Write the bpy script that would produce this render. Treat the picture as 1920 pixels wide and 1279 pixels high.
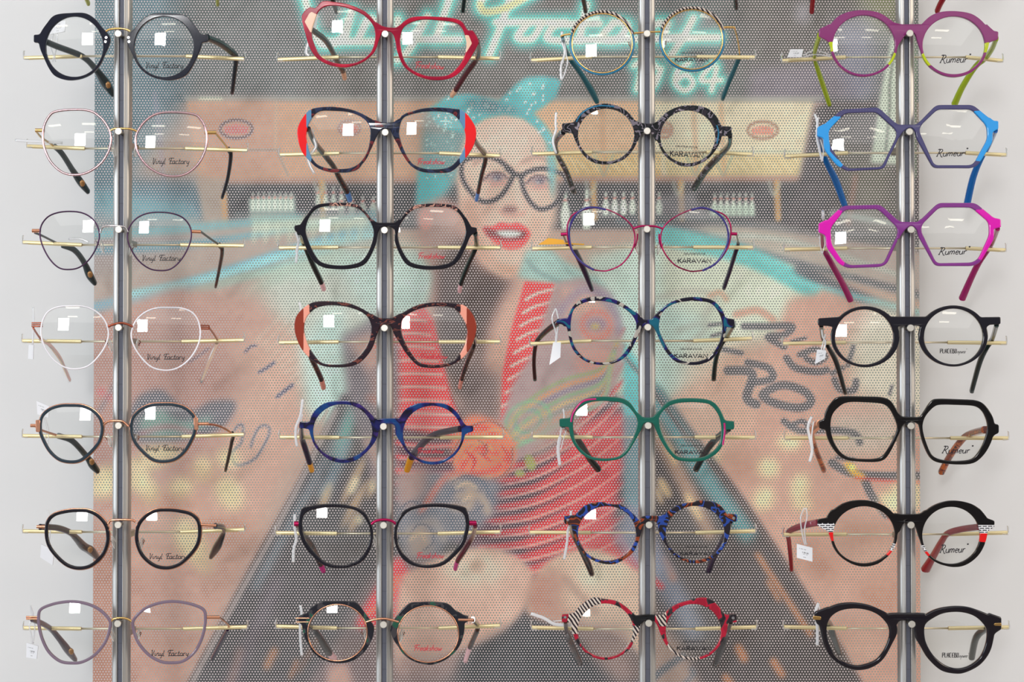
import bpy, math, random
import numpy as np
from mathutils import Vector

SC = bpy.context.scene
COL = SC.collection
for o in list(bpy.data.objects):
    bpy.data.objects.remove(o, do_unlink=True)

# ------------------------------------------------------------------ camera
S = 0.0004                      # metres per photo pixel on the plane of the spectacle fronts
DIST = 1.5
FPX = DIST / S
PITCH = math.radians(0.9)
CAM = Vector((0.0, -DIST, 1.376))
FWD = Vector((0, math.cos(PITCH), math.sin(PITCH)))
UPV = Vector((0, -math.sin(PITCH), math.cos(PITCH)))

def at(px, py, Y=0.0):
    """point on the vertical plane y = Y that shows at the photo position px, py"""
    d = FWD * FPX + Vector((1, 0, 0)) * (px - 960) + UPV * (639.5 - py)
    return CAM + d * ((Y - CAM.y) / d.y)

cd = bpy.data.cameras.new('camera')
cd.sensor_width = 36.0
cd.lens = 36.0 * FPX / 1920.0
cd.clip_start = 0.05
cd.dof.use_dof = True
cd.dof.focus_distance = DIST + 0.01
cd.dof.aperture_fstop = 12.0
cam = bpy.data.objects.new('camera', cd)
COL.objects.link(cam)
cam.location = CAM
cam.rotation_euler = (math.radians(90) + PITCH, 0, 0)
SC.camera = cam

# ------------------------------------------------------------------ world, lights, exposure
w = bpy.data.worlds.new('shop_daylight')
SC.world = w
w.use_nodes = True
wn = w.node_tree
wn.nodes['Background'].inputs[0].default_value = (0.93, 0.96, 1.0, 1)
wn.nodes['Background'].inputs[1].default_value = 0.34

def area(name, loc, target, size, power, color):
    l = bpy.data.lights.new(name, 'AREA')
    l.shape = 'RECTANGLE'; l.size, l.size_y = size
    l.energy = power; l.color = color
    o = bpy.data.objects.new(name, l)
    COL.objects.link(o)
    o.location = loc
    o.rotation_euler = (Vector(target) - Vector(loc)).to_track_quat('-Z', 'Y').to_euler()
    return o
area('shop_front_daylight', (-4.3, -2.4, 1.9), (0, 0.1, 1.4), (1.6, 1.8), 84, (0.80, 0.91, 1.0))
area('warm_shop_light', (3.4, -1.9, 2.3), (0.3, 0.1, 1.4), (1.2, 1.2), 38, (1.0, 0.84, 0.66))
area('ceiling_bounce', (0, -2.4, 2.75), (0, -1.2, 0.0), (4.5, 3.0), 30, (1.0, 0.985, 0.96))

SC.view_settings.view_transform = 'Standard'
SC.view_settings.look = 'None'
SC.view_settings.gamma = 1.0
SC.view_settings.use_curve_mapping = False
SC.view_settings.exposure = 0.14
SC.cycles.use_denoising = True
SC.cycles.transparent_max_bounces = 24
SC.cycles.max_bounces = 8
SC.cycles.sample_clamp_indirect = 6.0

# ------------------------------------------------------------------ materials
def lin(c):
    return tuple(((v / 255) / 12.92 if v / 255 <= 0.04045 else ((v / 255 + 0.055) / 1.055) ** 2.4) for v in c)

MATS = {}
def mat(key, rgb, rough=0.4, metal=0.0, spec=0.5, coat=0.0, alpha=1.0, emit=0.0, trans=0.0):
    if key in MATS: return MATS[key]
    m = bpy.data.materials.new(key); m.use_nodes = True
    b = m.node_tree.nodes['Principled BSDF']
    c = lin(rgb)
    b.inputs['Base Color'].default_value = (*c, 1)
    b.inputs['Roughness'].default_value = rough
    b.inputs['Metallic'].default_value = metal
    b.inputs['Specular IOR Level'].default_value = spec
    b.inputs['Coat Weight'].default_value = coat
    b.inputs['Coat Roughness'].default_value = 0.05
    b.inputs['Alpha'].default_value = alpha
    b.inputs['Transmission Weight'].default_value = trans
    if emit:
        b.inputs['Emission Color'].default_value = (*c, 1)
        b.inputs['Emission Strength'].default_value = emit
    MATS[key] = m
    return m

def acetate(key, rgb, alpha=1.0, rough=0.07):
    if key.startswith('temple'): return mat('acetate_' + key, rgb, 0.12, 0, 0.3, 0.0, alpha)
    return mat('acetate_' + key, rgb, rough, 0, 0.5, 0.15, alpha)

def mottled(key, cols, scale=120.0, stops=None, stretch=(1, 1, 1), seed=0.0, distort=0.8, rough=0.07, sharp=True, rot=0.0):
    """tortoise-shell acetate: noise thresholds pick one of several colours"""
    k = 'mottled_' + key
    if k in MATS: return MATS[k]
    m = bpy.data.materials.new(k); m.use_nodes = True
    nt = m.node_tree; b = nt.nodes['Principled BSDF']
    tc = nt.nodes.new('ShaderNodeTexCoord'); mp = nt.nodes.new('ShaderNodeMapping')
    mp.inputs['Location'].default_value = (seed, seed * 1.7, seed * 0.3)
    mp.inputs['Rotation'].default_value = (0, rot, 0)
    mp.inputs['Scale'].default_value = stretch
    nz = nt.nodes.new('ShaderNodeTexNoise')
    nz.inputs['Scale'].default_value = scale; nz.inputs['Detail'].default_value = 1.5
    nz.inputs['Distortion'].default_value = distort
    cr = nt.nodes.new('ShaderNodeValToRGB')
    n = len(cols); stops = stops or [0.38 + 0.26 * i / max(1, n - 1) for i in range(n)]
    cr.color_ramp.interpolation = 'CONSTANT' if sharp else 'LINEAR'
    while len(cr.color_ramp.elements) < n: cr.color_ramp.elements.new(0.5)
    for i, c in enumerate(cols):
        e = cr.color_ramp.elements[i]; e.position = 0.0 if i == 0 else stops[i]; e.color = (*lin(c), 1)
    nt.links.new(tc.outputs['Object'], mp.inputs[0]); nt.links.new(mp.outputs[0], nz.inputs['Vector'])
    nt.links.new(nz.outputs['Fac'], cr.inputs[0]); nt.links.new(cr.outputs[0], b.inputs['Base Color'])
    b.inputs['Roughness'].default_value = rough
    b.inputs['Coat Weight'].default_value = 0.15; b.inputs['Coat Roughness'].default_value = 0.05
    MATS[k] = m
    return m

def striped(key, c1, c2, scale, rot=0.0, distort=2.0, rough=0.12):
    k = 'striped_' + key
    if k in MATS: return MATS[k]
    m = bpy.data.materials.new(k); m.use_nodes = True
    nt = m.node_tree; b = nt.nodes['Principled BSDF']
    tc = nt.nodes.new('ShaderNodeTexCoord'); mp = nt.nodes.new('ShaderNodeMapping')
    mp.inputs['Rotation'].default_value = (0, rot, 0)
    wv = nt.nodes.new('ShaderNodeTexWave'); wv.inputs['Scale'].default_value = scale
    wv.inputs['Distortion'].default_value = distort
    cr = nt.nodes.new('ShaderNodeValToRGB'); cr.color_ramp.interpolation = 'CONSTANT'
    cr.color_ramp.elements[0].color = (*lin(c1), 1); cr.color_ramp.elements[1].color = (*lin(c2), 1)
    cr.color_ramp.elements[1].position = 0.5
    nt.links.new(tc.outputs['Object'], mp.inputs[0]); nt.links.new(mp.outputs[0], wv.inputs['Vector'])
    nt.links.new(wv.outputs['Fac'], cr.inputs[0]); nt.links.new(cr.outputs[0], b.inputs['Base Color'])
    b.inputs['Roughness'].default_value = rough
    MATS[k] = m
    return m

def clear_mat(key, tint, gloss=1.0, haze=0.0, ior=1.5):
    """clear plastic or glass: straight-through transmission plus a Fresnel mirror part"""
    k = 'clear_' + key
    if k in MATS: return MATS[k]
    m = bpy.data.materials.new(k); m.use_nodes = True
    nt = m.node_tree; nt.nodes.remove(nt.nodes['Principled BSDF']); out = nt.nodes['Material Output']
    tr = nt.nodes.new('ShaderNodeBsdfTransparent'); tr.inputs[0].default_value = (*tint, 1)
    gl = nt.nodes.new('ShaderNodeBsdfGlossy'); gl.inputs['Roughness'].default_value = 0.0 if haze == 0 else 0.08
    gl.inputs['Color'].default_value = (gloss, gloss, gloss, 1)
    fr = nt.nodes.new('ShaderNodeFresnel'); fr.inputs[0].default_value = ior
    mx = nt.nodes.new('ShaderNodeMixShader')
    base = tr.outputs[0]
    if haze > 0:
        df = nt.nodes.new('ShaderNodeBsdfDiffuse'); df.inputs[0].default_value = (*tint, 1)
        tl = nt.nodes.new('ShaderNodeBsdfTranslucent'); tl.inputs[0].default_value = (*tint, 1)
        ad = nt.nodes.new('ShaderNodeMixShader'); ad.inputs[0].default_value = 0.3
        nt.links.new(df.outputs[0], ad.inputs[1]); nt.links.new(tl.outputs[0], ad.inputs[2])
        m2 = nt.nodes.new('ShaderNodeMixShader'); m2.inputs[0].default_value = haze
        nt.links.new(tr.outputs[0], m2.inputs[1]); nt.links.new(ad.outputs[0], m2.inputs[2])
        base = m2.outputs[0]
    nt.links.new(fr.outputs[0], mx.inputs[0]); nt.links.new(base, mx.inputs[1]); nt.links.new(gl.outputs[0], mx.inputs[2])
    nt.links.new(mx.outputs[0], out.inputs[0])
    MATS[k] = m
    return m

M_LENS = clear_mat('demo_lens', (0.985, 0.99, 0.985))
M_PAD = clear_mat('nose_pad', (0.93, 0.93, 0.90), haze=0.22)
M_HOOK = clear_mat('hook_plastic', (0.93, 0.93, 0.92), haze=0.25)
M_TAG = clear_mat('tag_plastic', (0.95, 0.95, 0.97), haze=0.72)
M_TAGC = clear_mat('tag_strap', (0.95, 0.95, 0.97), haze=0.45)
M_LABEL = mat('tag_label_paper', (238, 238, 243), 0.5)
M_INK = mat('lens_print_black', (22, 18, 28), 0.5)
M_INKR = mat('lens_print_red', (196, 22, 48), 0.5)
M_INKG = mat('tag_print_grey', (120, 120, 125), 0.6)
M_ALU = mat('brushed_aluminium', (186, 183, 180), 0.42, 0.9)
M_SLOT = mat('slot_insert_grey', (98, 101, 116), 0.55, 0.2)
M_SEAM = mat('slot_seam', (70, 72, 82), 0.5)
M_PIN = mat('satin_pin_head', (206, 201, 192), 0.4, 0.75)
M_PINS = mat('pin_shaft', (150, 146, 140), 0.3, 1.0)
M_ROD = mat('pale_brass_rod', (216, 204, 178), 0.3, 0.8)
M_SLV = mat('gold_sleeve', (232, 214, 166), 0.36, 0.55)
M_GOLD = mat('gold_metal', (222, 182, 118), 0.2, 1.0)
M_ROSE = mat('rose_gold_metal', (222, 160, 130), 0.2, 1.0)
M_COPPER = mat('copper_metal', (170, 92, 70), 0.25, 0.9)
M_SILVER = mat('silver_metal', (200, 194, 196), 0.2, 1.0)
M_BRONZE = mat('bronze_disc', (170, 125, 80), 0.35, 0.7)

# ------------------------------------------------------------------ mesh helpers
def link(name, verts, faces, material, parent=None, smooth=True, origin=None):
    org = Vector(origin) if origin is not None else (parent_world(parent) if parent else Vector((0, 0, 0)))
    me = bpy.data.meshes.new(name)
    me.from_pydata([tuple(Vector(v) - org) for v in verts], [], faces)
    me.update()
    if smooth:
        me.shade_smooth() if hasattr(me, 'shade_smooth') else None
    me.materials.append(material)
    o = bpy.data.objects.new(name, me)
    COL.objects.link(o)
    if parent:
        o.parent = parent
    elif origin is not None:
        o.location = org
    return o

def parent_world(p):
    v = Vector((0, 0, 0))
    while p is not None:
        v = v + p.location; p = p.parent
    return v

def empty(name, loc, label, cat, group=None):
    o = bpy.data.objects.new(name, None)
    o.empty_display_size = 0.01
    COL.objects.link(o); o.location = loc
    o['label'] = label; o['category'] = cat
    if group: o['group'] = group
    return o

def tag(o, label, cat, group=None, kind=None):
    if label: o['label'] = label
    if cat: o['category'] = cat
    if group: o['group'] = group
    if kind: o['kind'] = kind
    return o

class MB:
    def __init__(s): s.v = []; s.f = []
    def add(s, v, f):
        n = len(s.v); s.v += [Vector(p) for p in v]; s.f += [tuple(i + n for i in q) for q in f]
    def box(s, x0, x1, y0, y1, z0, z1):
        s.add([(x0, y0, z0), (x1, y0, z0), (x1, y1, z0), (x0, y1, z0), (x0, y0, z1), (x1, y0, z1), (x1, y1, z1), (x0, y1, z1)],
              [(0, 3, 2, 1), (4, 5, 6, 7), (0, 1, 5, 4), (1, 2, 6, 5), (2, 3, 7, 6), (3, 0, 4, 7)])
    def tube(s, pts, a, b=None, n=10, closed=False, ref=None, caps=True, power=1.0):
        """sweep an elliptic section (a across, b along ref) down a polyline; a and b may be lists"""
        P = [Vector(p) for p in pts]; N = len(P)
        A = a if isinstance(a, (list, tuple)) else [a] * N
        B = A if b is None else (b if isinstance(b, (list, tuple)) else [b] * N)
        base = len(s.v); R = None
        for i in range(N):
            if closed: t = P[(i + 1) % N] - P[i - 1]
            else: t = P[min(i + 1, N - 1)] - P[max(i - 1, 0)]
            t.normalize()
            if ref is not None: r = Vector(ref)
            else: r = R if R is not None else (Vector((0, 1, 0)) if abs(t.y) < 0.8 else Vector((1, 0, 0)))
            u = r - t * r.dot(t)
            if u.length < 1e-6: u = Vector((0, 0, 1)) - t * t.z
            u.normalize(); R = u; v = t.cross(u)
            for k in range(n):
                th = 2 * math.pi * (k + 0.5) / n
                c, d = math.cos(th), math.sin(th)
                if power != 1.0:
                    c = math.copysign(abs(c) ** power, c); d = math.copysign(abs(d) ** power, d)
                s.v.append(P[i] + v * (A[i] * c) + u * (B[i] * d))
        m = N if closed else N - 1
        for i in range(m):
            for k in range(n):
                p = base + i * n + k; q = base + i * n + (k + 1) % n
                p2 = base + ((i + 1) % N) * n + k; q2 = base + ((i + 1) % N) * n + (k + 1) % n
                s.f.append((p, q, q2, p2))
        if not closed and caps:
            s.f.append(tuple(base + k for k in range(n))[::-1])
            s.f.append(tuple(base + (N - 1) * n + k for k in range(n)))
    def disc(s, c, axis, r, h, n=28, bev=0.0):
        c = Vector(c); ax = Vector(axis).normalized()
        prof = [(0, r - bev), (bev, r), (h, r)] if bev else [(0, r), (h, r)]
        s.tube([c + ax * d for d, _ in prof], [q for _, q in prof], n=n)
    def build(s, name, m, parent=None, smooth=True, origin=None):
        return link(name, s.v, s.f, m, parent, smooth, origin)

def set_auto(o, ang=40):
    """sharp edges by angle, so flat caps stay flat"""
    me = o.data
    me.shade_smooth()
    try: me.set_sharp_from_angle(angle=math.radians(ang))
    except Exception: pass
    return o

def catmull(pts, n=6, closed=True):
    P = [np.array(p, float) for p in pts]; N = len(P); out = []
    rng = range(N) if closed else range(N - 1)
    for i in rng:
        if closed: p0, p1, p2, p3 = P[i - 1], P[i], P[(i + 1) % N], P[(i + 2) % N]
        else: p0, p1, p2, p3 = P[max(i - 1, 0)], P[i], P[i + 1], P[min(i + 2, N - 1)]
        for k in range(n):
            t = k / n
            out.append(0.5 * ((2 * p1) + (-p0 + p2) * t + (2 * p0 - 5 * p1 + 4 * p2 - p3) * t * t + (-p0 + 3 * p1 - 3 * p2 + p3) * t ** 3))
    if not closed: out.append(P[-1])
    return [tuple(q) for q in out]

def roundpoly(pts, cut=7.0, n=4):
    """polygon with softened corners (cut in the same unit as the points)"""
    P = [np.array(p, float) for p in pts]; N = len(P); out = []
    for i in range(N):
        a, b, c = P[i - 1], P[i], P[(i + 1) % N]
        la, lc = np.linalg.norm(a - b), np.linalg.norm(c - b)
        p = b + (a - b) * min(cut, la * 0.45) / la; q = b + (c - b) * min(cut, lc * 0.45) / lc
        for k in range(n + 1):
            t = k / n
            out.append(tuple((1 - t) ** 2 * p + 2 * t * (1 - t) * b + t * t * q))
    return out

def ellipse(cx, cy, rx, ry, n=72):
    return [(cx + rx * math.cos(2 * math.pi * k / n), cy + ry * math.sin(2 * math.pi * k / n)) for k in range(n)]

# signed distance fields on a pixel grid --------------------------------------------------
def sdf_poly(pts, X, Y):
    P = np.array(pts, np.float32); Q = np.roll(P, -1, 0)
    d2 = np.full(X.shape, 1e12, np.float32); inside = np.zeros(X.shape, bool)
    for (x0, y0), (x1, y1) in zip(P, Q):
        ex, ey = x1 - x0, y1 - y0
        L = ex * ex + ey * ey
        if L < 1e-9: continue
        wx, wy = X - x0, Y - y0
        t = np.clip((wx * ex + wy * ey) / L, 0, 1)
        dx, dy = wx - ex * t, wy - ey * t
        np.minimum(d2, dx * dx + dy * dy, out=d2)
        if y0 != y1:
            c = ((y0 <= Y) & (y1 > Y)) | ((y1 <= Y) & (y0 > Y))
            inside ^= c & (X < x0 + (Y - y0) * (ex / ey))
    d = np.sqrt(d2)
    return np.where(inside, -d, d)

def smin(a, b, k=4.0):
    h = np.clip(0.5 + 0.5 * (b - a) / k, 0, 1)
    return b * (1 - h) + a * h - k * h * (1 - h)

def contours(F, X, Y):
    """closed contours of F = 0 by marching squares"""
    H, W = F.shape
    F = np.where(np.abs(F) < 1e-5, 1e-5, F)
    ins = F < 0
    code = ins[:-1, :-1] * 1 + ins[:-1, 1:] * 2 + ins[1:, 1:] * 4 + ins[1:, :-1] * 8
    nxt = {}
    def pt(e):
        t, i, j = e
        if t == 0: a, b = F[i, j], F[i, j + 1]; u = a / (a - b); return (X[i, j] + u * (X[i, j + 1] - X[i, j]), Y[i, j])
        a, b = F[i, j], F[i + 1, j]; u = a / (a - b); return (X[i, j], Y[i, j] + u * (Y[i + 1, j] - Y[i, j]))
    T = {1: ['LT'], 2: ['TR'], 3: ['LR'], 4: ['RB'], 5: ['LT', 'RB'], 6: ['TB'], 7: ['LB'], 8: ['BL'], 9: ['BT'], 10: ['TR', 'BL'], 11: ['BR'], 12: ['RL'], 13: ['RT'], 14: ['TL']}
    adj = {}
    for i, j in zip(*np.where((code > 0) & (code < 15))):
        E = {'T': (0, i, j), 'B': (0, i + 1, j), 'L': (1, i, j), 'R': (1, i, j + 1)}
        for s in T[int(code[i, j])]:
            a, b = E[s[0]], E[s[1]]
            adj.setdefault(a, []).append(b); adj.setdefault(b, []).append(a)
    out = []; seen = set()
    for st in list(adj):
        if st in seen: continue
        loop = [st]; seen.add(st); cur = st
        while True:
            nx = [q for q in adj[cur] if q not in seen]
            if not nx: break
            cur = nx[0]; seen.add(cur); loop.append(cur)
        if len(loop) > 8:
            P = np.array([pt(e) for e in loop], float)
            # even out marching-square jitter, then resample about every 1.5 px
            P = (np.roll(P, 1, 0) + 2 * P + np.roll(P, -1, 0)) / 4
            seg = np.linalg.norm(np.roll(P, -1, 0) - P, axis=1); L = seg.sum()
            m = max(10, int(L / 1.6)); cum = np.concatenate([[0], np.cumsum(seg)]); PP = np.vstack([P, P[:1]])
            s_ = np.linspace(0, L, m, endpoint=False)
            out.append(np.stack([np.interp(s_, cum, PP[:, 0]), np.interp(s_, cum, PP[:, 1])], 1))
    return out

def plate_mesh(loops, half, bev, res=3):
    """bevelled extruded plate from closed contours; returns verts (u, v, w) in pixels and faces"""
    cu = bpy.data.curves.new('tmp', 'CURVE'); cu.dimensions = '2D'; cu.fill_mode = 'BOTH'
    cu.extrude = max(0.01, half - bev); cu.bevel_depth = bev; cu.bevel_resolution = res
    for L in loops:
        sp = cu.splines.new('POLY'); sp.points.add(len(L) - 1)
        co = np.zeros((len(L), 4), np.float32); co[:, :2] = L; co[:, 3] = 1
        sp.points.foreach_set('co', co.ravel()); sp.use_cyclic_u = True
    ob = bpy.data.objects.new('tmp', cu); COL.objects.link(ob)
    dg = bpy.context.evaluated_depsgraph_get()
    me = bpy.data.meshes.new_from_object(ob.evaluated_get(dg))
    n = len(me.vertices); v = np.zeros(n * 3, np.float32); me.vertices.foreach_get('co', v)
    f = [tuple(p.vertices) for p in me.polygons]
    bpy.data.objects.remove(ob); bpy.data.meshes.remove(me); bpy.data.curves.remove(cu)
    return v.reshape(-1, 3), f
# ------------------------------------------------------------------ spectacle builder
Y_ROD, Y_TIP, Y_POST0, Y_POST1 = 0.055, 0.112, 0.006, 0.018
R_LENS = 0.13
WIN_AZ, WIN_EL = math.radians(-10.5), math.radians(10.0)

def build_glasses(g):
    X0, Y0 = g['org']
    c = lambda p: (X0 + p[0] / 3.84, Y0 + p[1] / 3.84)
    cl = lambda L: [c(p) for p in L]
    sh = (lambda pts: roundpoly(pts, g.get('cut', 7))) if g.get('poly') else (lambda pts: catmull(pts))
    def shape(q):
        if q[0] == 'E':
            return ellipse(*c((q[1], q[2])), q[3] / 3.84, q[4] / 3.84)
        return sh(cl(q))
    Lo = shape(g['L'])
    Li = shape(g['Li']) if 'Li' in g else None
    if 'R' in g:
        Ro = shape(g['R']); Ri = shape(g['Ri']) if 'Ri' in g else None
    else:                                   # right rim: the left one mirrored onto its own box
        x0, x1, y0, y1 = g['Rb']; (x0, y0), (x1, y1) = c((x0, y0)), c((x1, y1))
        A = np.array(Lo); th = math.radians(2 * g.get('roll', 0))
        B = np.stack([-A[:, 0], A[:, 1]], 1); rot = np.array([[math.cos(th), math.sin(th)], [-math.sin(th), math.cos(th)]])
        B = B @ rot; mn, mx = B.min(0), B.max(0)
        sc_, of = np.array([(x1 - x0), (y1 - y0)]) / (mx - mn), np.array([x0, y0])
        fit = lambda Q: [tuple(q) for q in (((np.stack([-np.array(Q)[:, 0], np.array(Q)[:, 1]], 1) @ rot) - mn) * sc_ + of)]
        Ro = fit(Lo); Ri = fit(Li) if Li else None
        if 'Ri' in g: Ri = shape(g['Ri'])
    wire = g.get('wire', False)
    if Li is None and not wire:             # rim thickness by direction
        def inset(P):
            P = np.array(P); t = np.roll(P, -1, 0) - np.roll(P, 1, 0); t /= np.linalg.norm(t, axis=1)[:, None]
            ctr = P.mean(0); n = np.stack([t[:, 1], -t[:, 0]], 1)
            n *= np.sign(((ctr - P) * n).sum(1))[:, None]
            tt, tb, ts = [v / 3.84 for v in g['th']]
            w_ = np.where(n[:, 1] > 0, tt, tb) * n[:, 1] ** 2 + ts * n[:, 0] ** 2
            return [tuple(q) for q in (P + n * w_[:, None])]
        Li, Ri = inset(Lo), inset(Ro)
    if wire: Li, Ri = Lo, Ro
    pin = c(g['pin'])
    allp = np.array(Lo + Ro); xm = 0.5 * (allp[:, 0].min() + allp[:, 0].max()); zm = np.array(Lo)[:, 1].mean()
    # tilt of the front, from where the window shows in the lenses
    cL, cR = np.array(Li).mean(0), np.array(Ri).mean(0)
    def need(p):
        return (math.atan2((960 - p[0]) * S, DIST) + WIN_AZ) / 2, (-math.atan2((p[1] - 0) * 0 + (639.5 - p[1]) * S, DIST) - PITCH * 0 + WIN_EL) / 2
    yaw, pan, wrap = g.get('yaw', 0.0), g.get('pan', 0.0), g.get('wrap', 0.05)
    if 'sq' in g:
        s = c(g['sq'][0]); nx, nz = need(s); oL = (s[0] - cL[0]) * S / R_LENS
        pan = nz - (cL[1] - s[1]) * S / R_LENS
        if len(g['sq']) > 1:
            s2 = c(g['sq'][1]); nx2, _ = need(s2); oR = (s2[0] - cR[0]) * S / R_LENS
            a, b = nx - oL, nx2 - oR        # yaw - wrap = a ; yaw + wrap = b
            yaw, wrap = (a + b) / 2, (b - a) / 2
        else:
            yaw = nx - oL + wrap
    pan += g.get('dp', 0.0)
    wrap = max(-0.02, min(0.11, wrap)); yaw = max(-0.16, min(0.16, yaw)); pan = max(-0.2, min(0.2, pan))
    def f(px, py):
        dx, dz = (px - xm) * S, (zm - py) * S
        return yaw * dx + wrap * (math.sqrt(dx * dx + 0.0001) - 0.01) + pan * dz + g.get('y0', 0.0)
    off0 = f(pin[0], pin[1])
    def P(px, py, dy=0.0):
        Y = f(px, py) - off0
        q = at(px, py, Y); q.y += dy
        return q
    root = empty('eyeglasses', at(pin[0], pin[1] - 6, 0.0), g['label'], 'eyeglasses', 'spectacle frames on the display rods')
    half = g.get('half', 4.2)
    # front -------------------------------------------------------------
    if not wire:
        ap = allp.copy()
        extra = [q for e in g.get('ends', []) + ([g['bridge']] if 'bridge' in g else []) for q in cl(e)]
        if extra: ap = np.vstack([ap, np.array(extra)])
        gx = np.arange(ap[:, 0].min() - 8, ap[:, 0].max() + 8, 1.0, np.float32)
        gy = np.arange(ap[:, 1].min() - 8, ap[:, 1].max() + 8, 1.0, np.float32)
        GX, GY = np.meshgrid(gx, gy)
        F = np.minimum(sdf_poly(Lo, GX, GY), sdf_poly(Ro, GX, GY))
        for e in g.get('ends', []): F = smin(F, sdf_poly(roundpoly(cl(e), 2.0, 3), GX, GY), g.get('ke', 5.0))
        if 'bridge' in g: F = smin(F, sdf_poly(roundpoly(cl(g['bridge']), 5.0, 3), GX, GY), g.get('kb', 5.0))
        inner = np.minimum(sdf_poly(Li, GX, GY), sdf_poly(Ri, GX, GY))
        F = np.minimum(F, inner - g.get('tmin', 17.5) / 3.84)      # the rim is never thinner than this
        F = np.maximum(F, -inner)
        bev = g.get('bev', 2.3) * 1.35
        ridge = []                              # thinnest place of the rim limits the rounding
        for Q in (Li, Ri):
            A = np.array(Q)[::3]; ctr = A.mean(0); dr = A - ctr; dr /= np.linalg.norm(dr, axis=1)[:, None]
            for q, dv in zip(A, dr):
                best = 0
                for st in np.arange(0.5, 9, 0.5):
                    e = q + dv * st; ix, iy = int(round(float(e[0] - gx[0]))), int(round(float(e[1] - gy[0])))
                    if 0 <= iy < F.shape[0] and 0 <= ix < F.shape[1]: best = max(best, -float(F[iy, ix]))
                ridge.append(best)
        bev = max(0.5, min(bev, min(ridge) * 0.76))
        Fi = F + bev
        main = Fi.copy()
        jobs = []
        for a in g.get('accents', []):
            C = sdf_poly(cl(a[1]), GX, GY)
            jobs.append((a[2] if len(a) > 2 else 'accent_panel', np.maximum(Fi, C), a[0]))
            main = np.maximum(main, -C)
        jobs.insert(0, ('front', main, g['mat']))
        front = None
        for nm, field, m in jobs:
            lp = contours(field, GX, GY)
            if not lp: continue
            v, fc = plate_mesh(lp, half, bev)
            o = link(nm, [P(a, b, wz * S) for a, b, wz in v], fc, m, root if front is None else front)
            if nm == 'front': front = o
            else: o['label'] = g.get('acc_label', 'contrasting coloured panel of the rim')
            set_auto(o, 50)
    else:
        front = None
        for Q in (Lo, Ro):
            mb = MB(); mb.tube([P(a, b) for a, b in Q], g['r'] / 3.84 * S, n=10, closed=True)
            mb.build('rim', g['mat'], root)
    for m, pts, r, nm, dy in g.get('rings', []):      # extra wire rings: 'Lo','Li' outlines
        src = {'Lo': (Lo, Ro), 'Li': (Li, Ri)}[pts]
        for Q in src:
            mb = MB(); mb.tube([P(a, b, dy) for a, b in Q], r / 3.84 * S, n=8, closed=True)
            mb.build(nm, m, root)
    for t in g.get('tubes', []):                      # (name, material, points, radius, dy)
        mb = MB(); pts = catmull(cl(t[2]), 5, False) if len(t[2]) > 2 else cl(t[2])
        dy = t[4] if len(t) > 4 else 0.0
        mb.tube([P(a, b, dy) for a, b in pts], t[3] / 3.84 * S, n=10)
        set_auto(mb.build(t[0], t[1], root), 50)
    for t in g.get('bars', []):                       # small solid end pieces: (name, material, polygon, half thickness px, dy)
        v, fc = plate_mesh([np.array(roundpoly(cl(t[2]), 1.5, 2))], t[3], 0.8, 1)
        set_auto(link(t[0], [P(a, b, wz * S + (t[4] if len(t) > 4 else 0.0)) for a, b, wz in v], fc, t[1], root), 50)
    for (x, y) in g.get('rivets', []):
        mb = MB(); q = c((x, y)); p = P(*q); p.y -= half * S
        mb.disc(p - Vector((0, 0.0004, 0)), (0, 1, 0), 0.0011, 0.0008, 14, 0.0002)
        set_auto(mb.build('rivet', M_SILVER, root), 30)
    # lenses ------------------------------------------------------------
    for k, Q in enumerate((Li, Ri)):
        A = np.array(Q); ctr = A.mean(0); A = A[::2] if len(A) > 90 else A
        dmax = max(np.linalg.norm(A - ctr, axis=1)) * S
        rings = 9; N = len(A); V = []; Fc = []
        s0 = -(dmax ** 2) / (2 * R_LENS) + 0.0002
        for side in (0, 1):
            b0 = len(V)
            for i in range(rings + 1):
                u = i / rings * 1.0 if i < rings else 1.0
                for q in A:
                    e = ctr + (q - ctr) * u * (1 + 0.6 / max(20, np.linalg.norm(q - ctr)))
                    r = np.linalg.norm(e - ctr) * S
                    V.append(P(e[0], e[1], s0 + r * r / (2 * R_LENS) + side * 0.0014))
            for i in range(rings):
                for j in range(N):
                    a, b, cc, d = b0 + i * N + j, b0 + i * N + (j + 1) % N, b0 + (i + 1) * N + (j + 1) % N, b0 + (i + 1) * N + j
                    fc = (a, b, cc, d) if i else (a, cc, d)
                    Fc.append(fc if side == 0 else fc[::-1])
        last0, last1 = rings * N, (rings + 1) * N + rings * N
        for j in range(N):
            Fc.append((last0 + (j + 1) % N, last0 + j, last1 + j, last1 + (j + 1) % N))
        area2 = (A[:, 0] * np.roll(A[:, 1], -1) - np.roll(A[:, 0], -1) * A[:, 1]).sum()
        if area2 < 0: Fc = [q[::-1] for q in Fc]
        lens = link('lens', V, Fc, M_LENS, root)
        set_auto(lens, 50)
        if k == 1 and 'print' in g:
            word, bx0, by0, bx1, by1 = g['print']
            (bx0, by0), (bx1, by1) = c((bx0, by0)), c((bx1, by1))
            def surf(px, py):
                r = math.hypot(px - ctr[0], py - ctr[1]) * S
                return P(px, py, s0 + r * r / (2 * R_LENS) - 0.00012)
            write_on(word, bx0, by0, bx1, by1, surf, lens, g.get('slant', 0.0))
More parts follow.
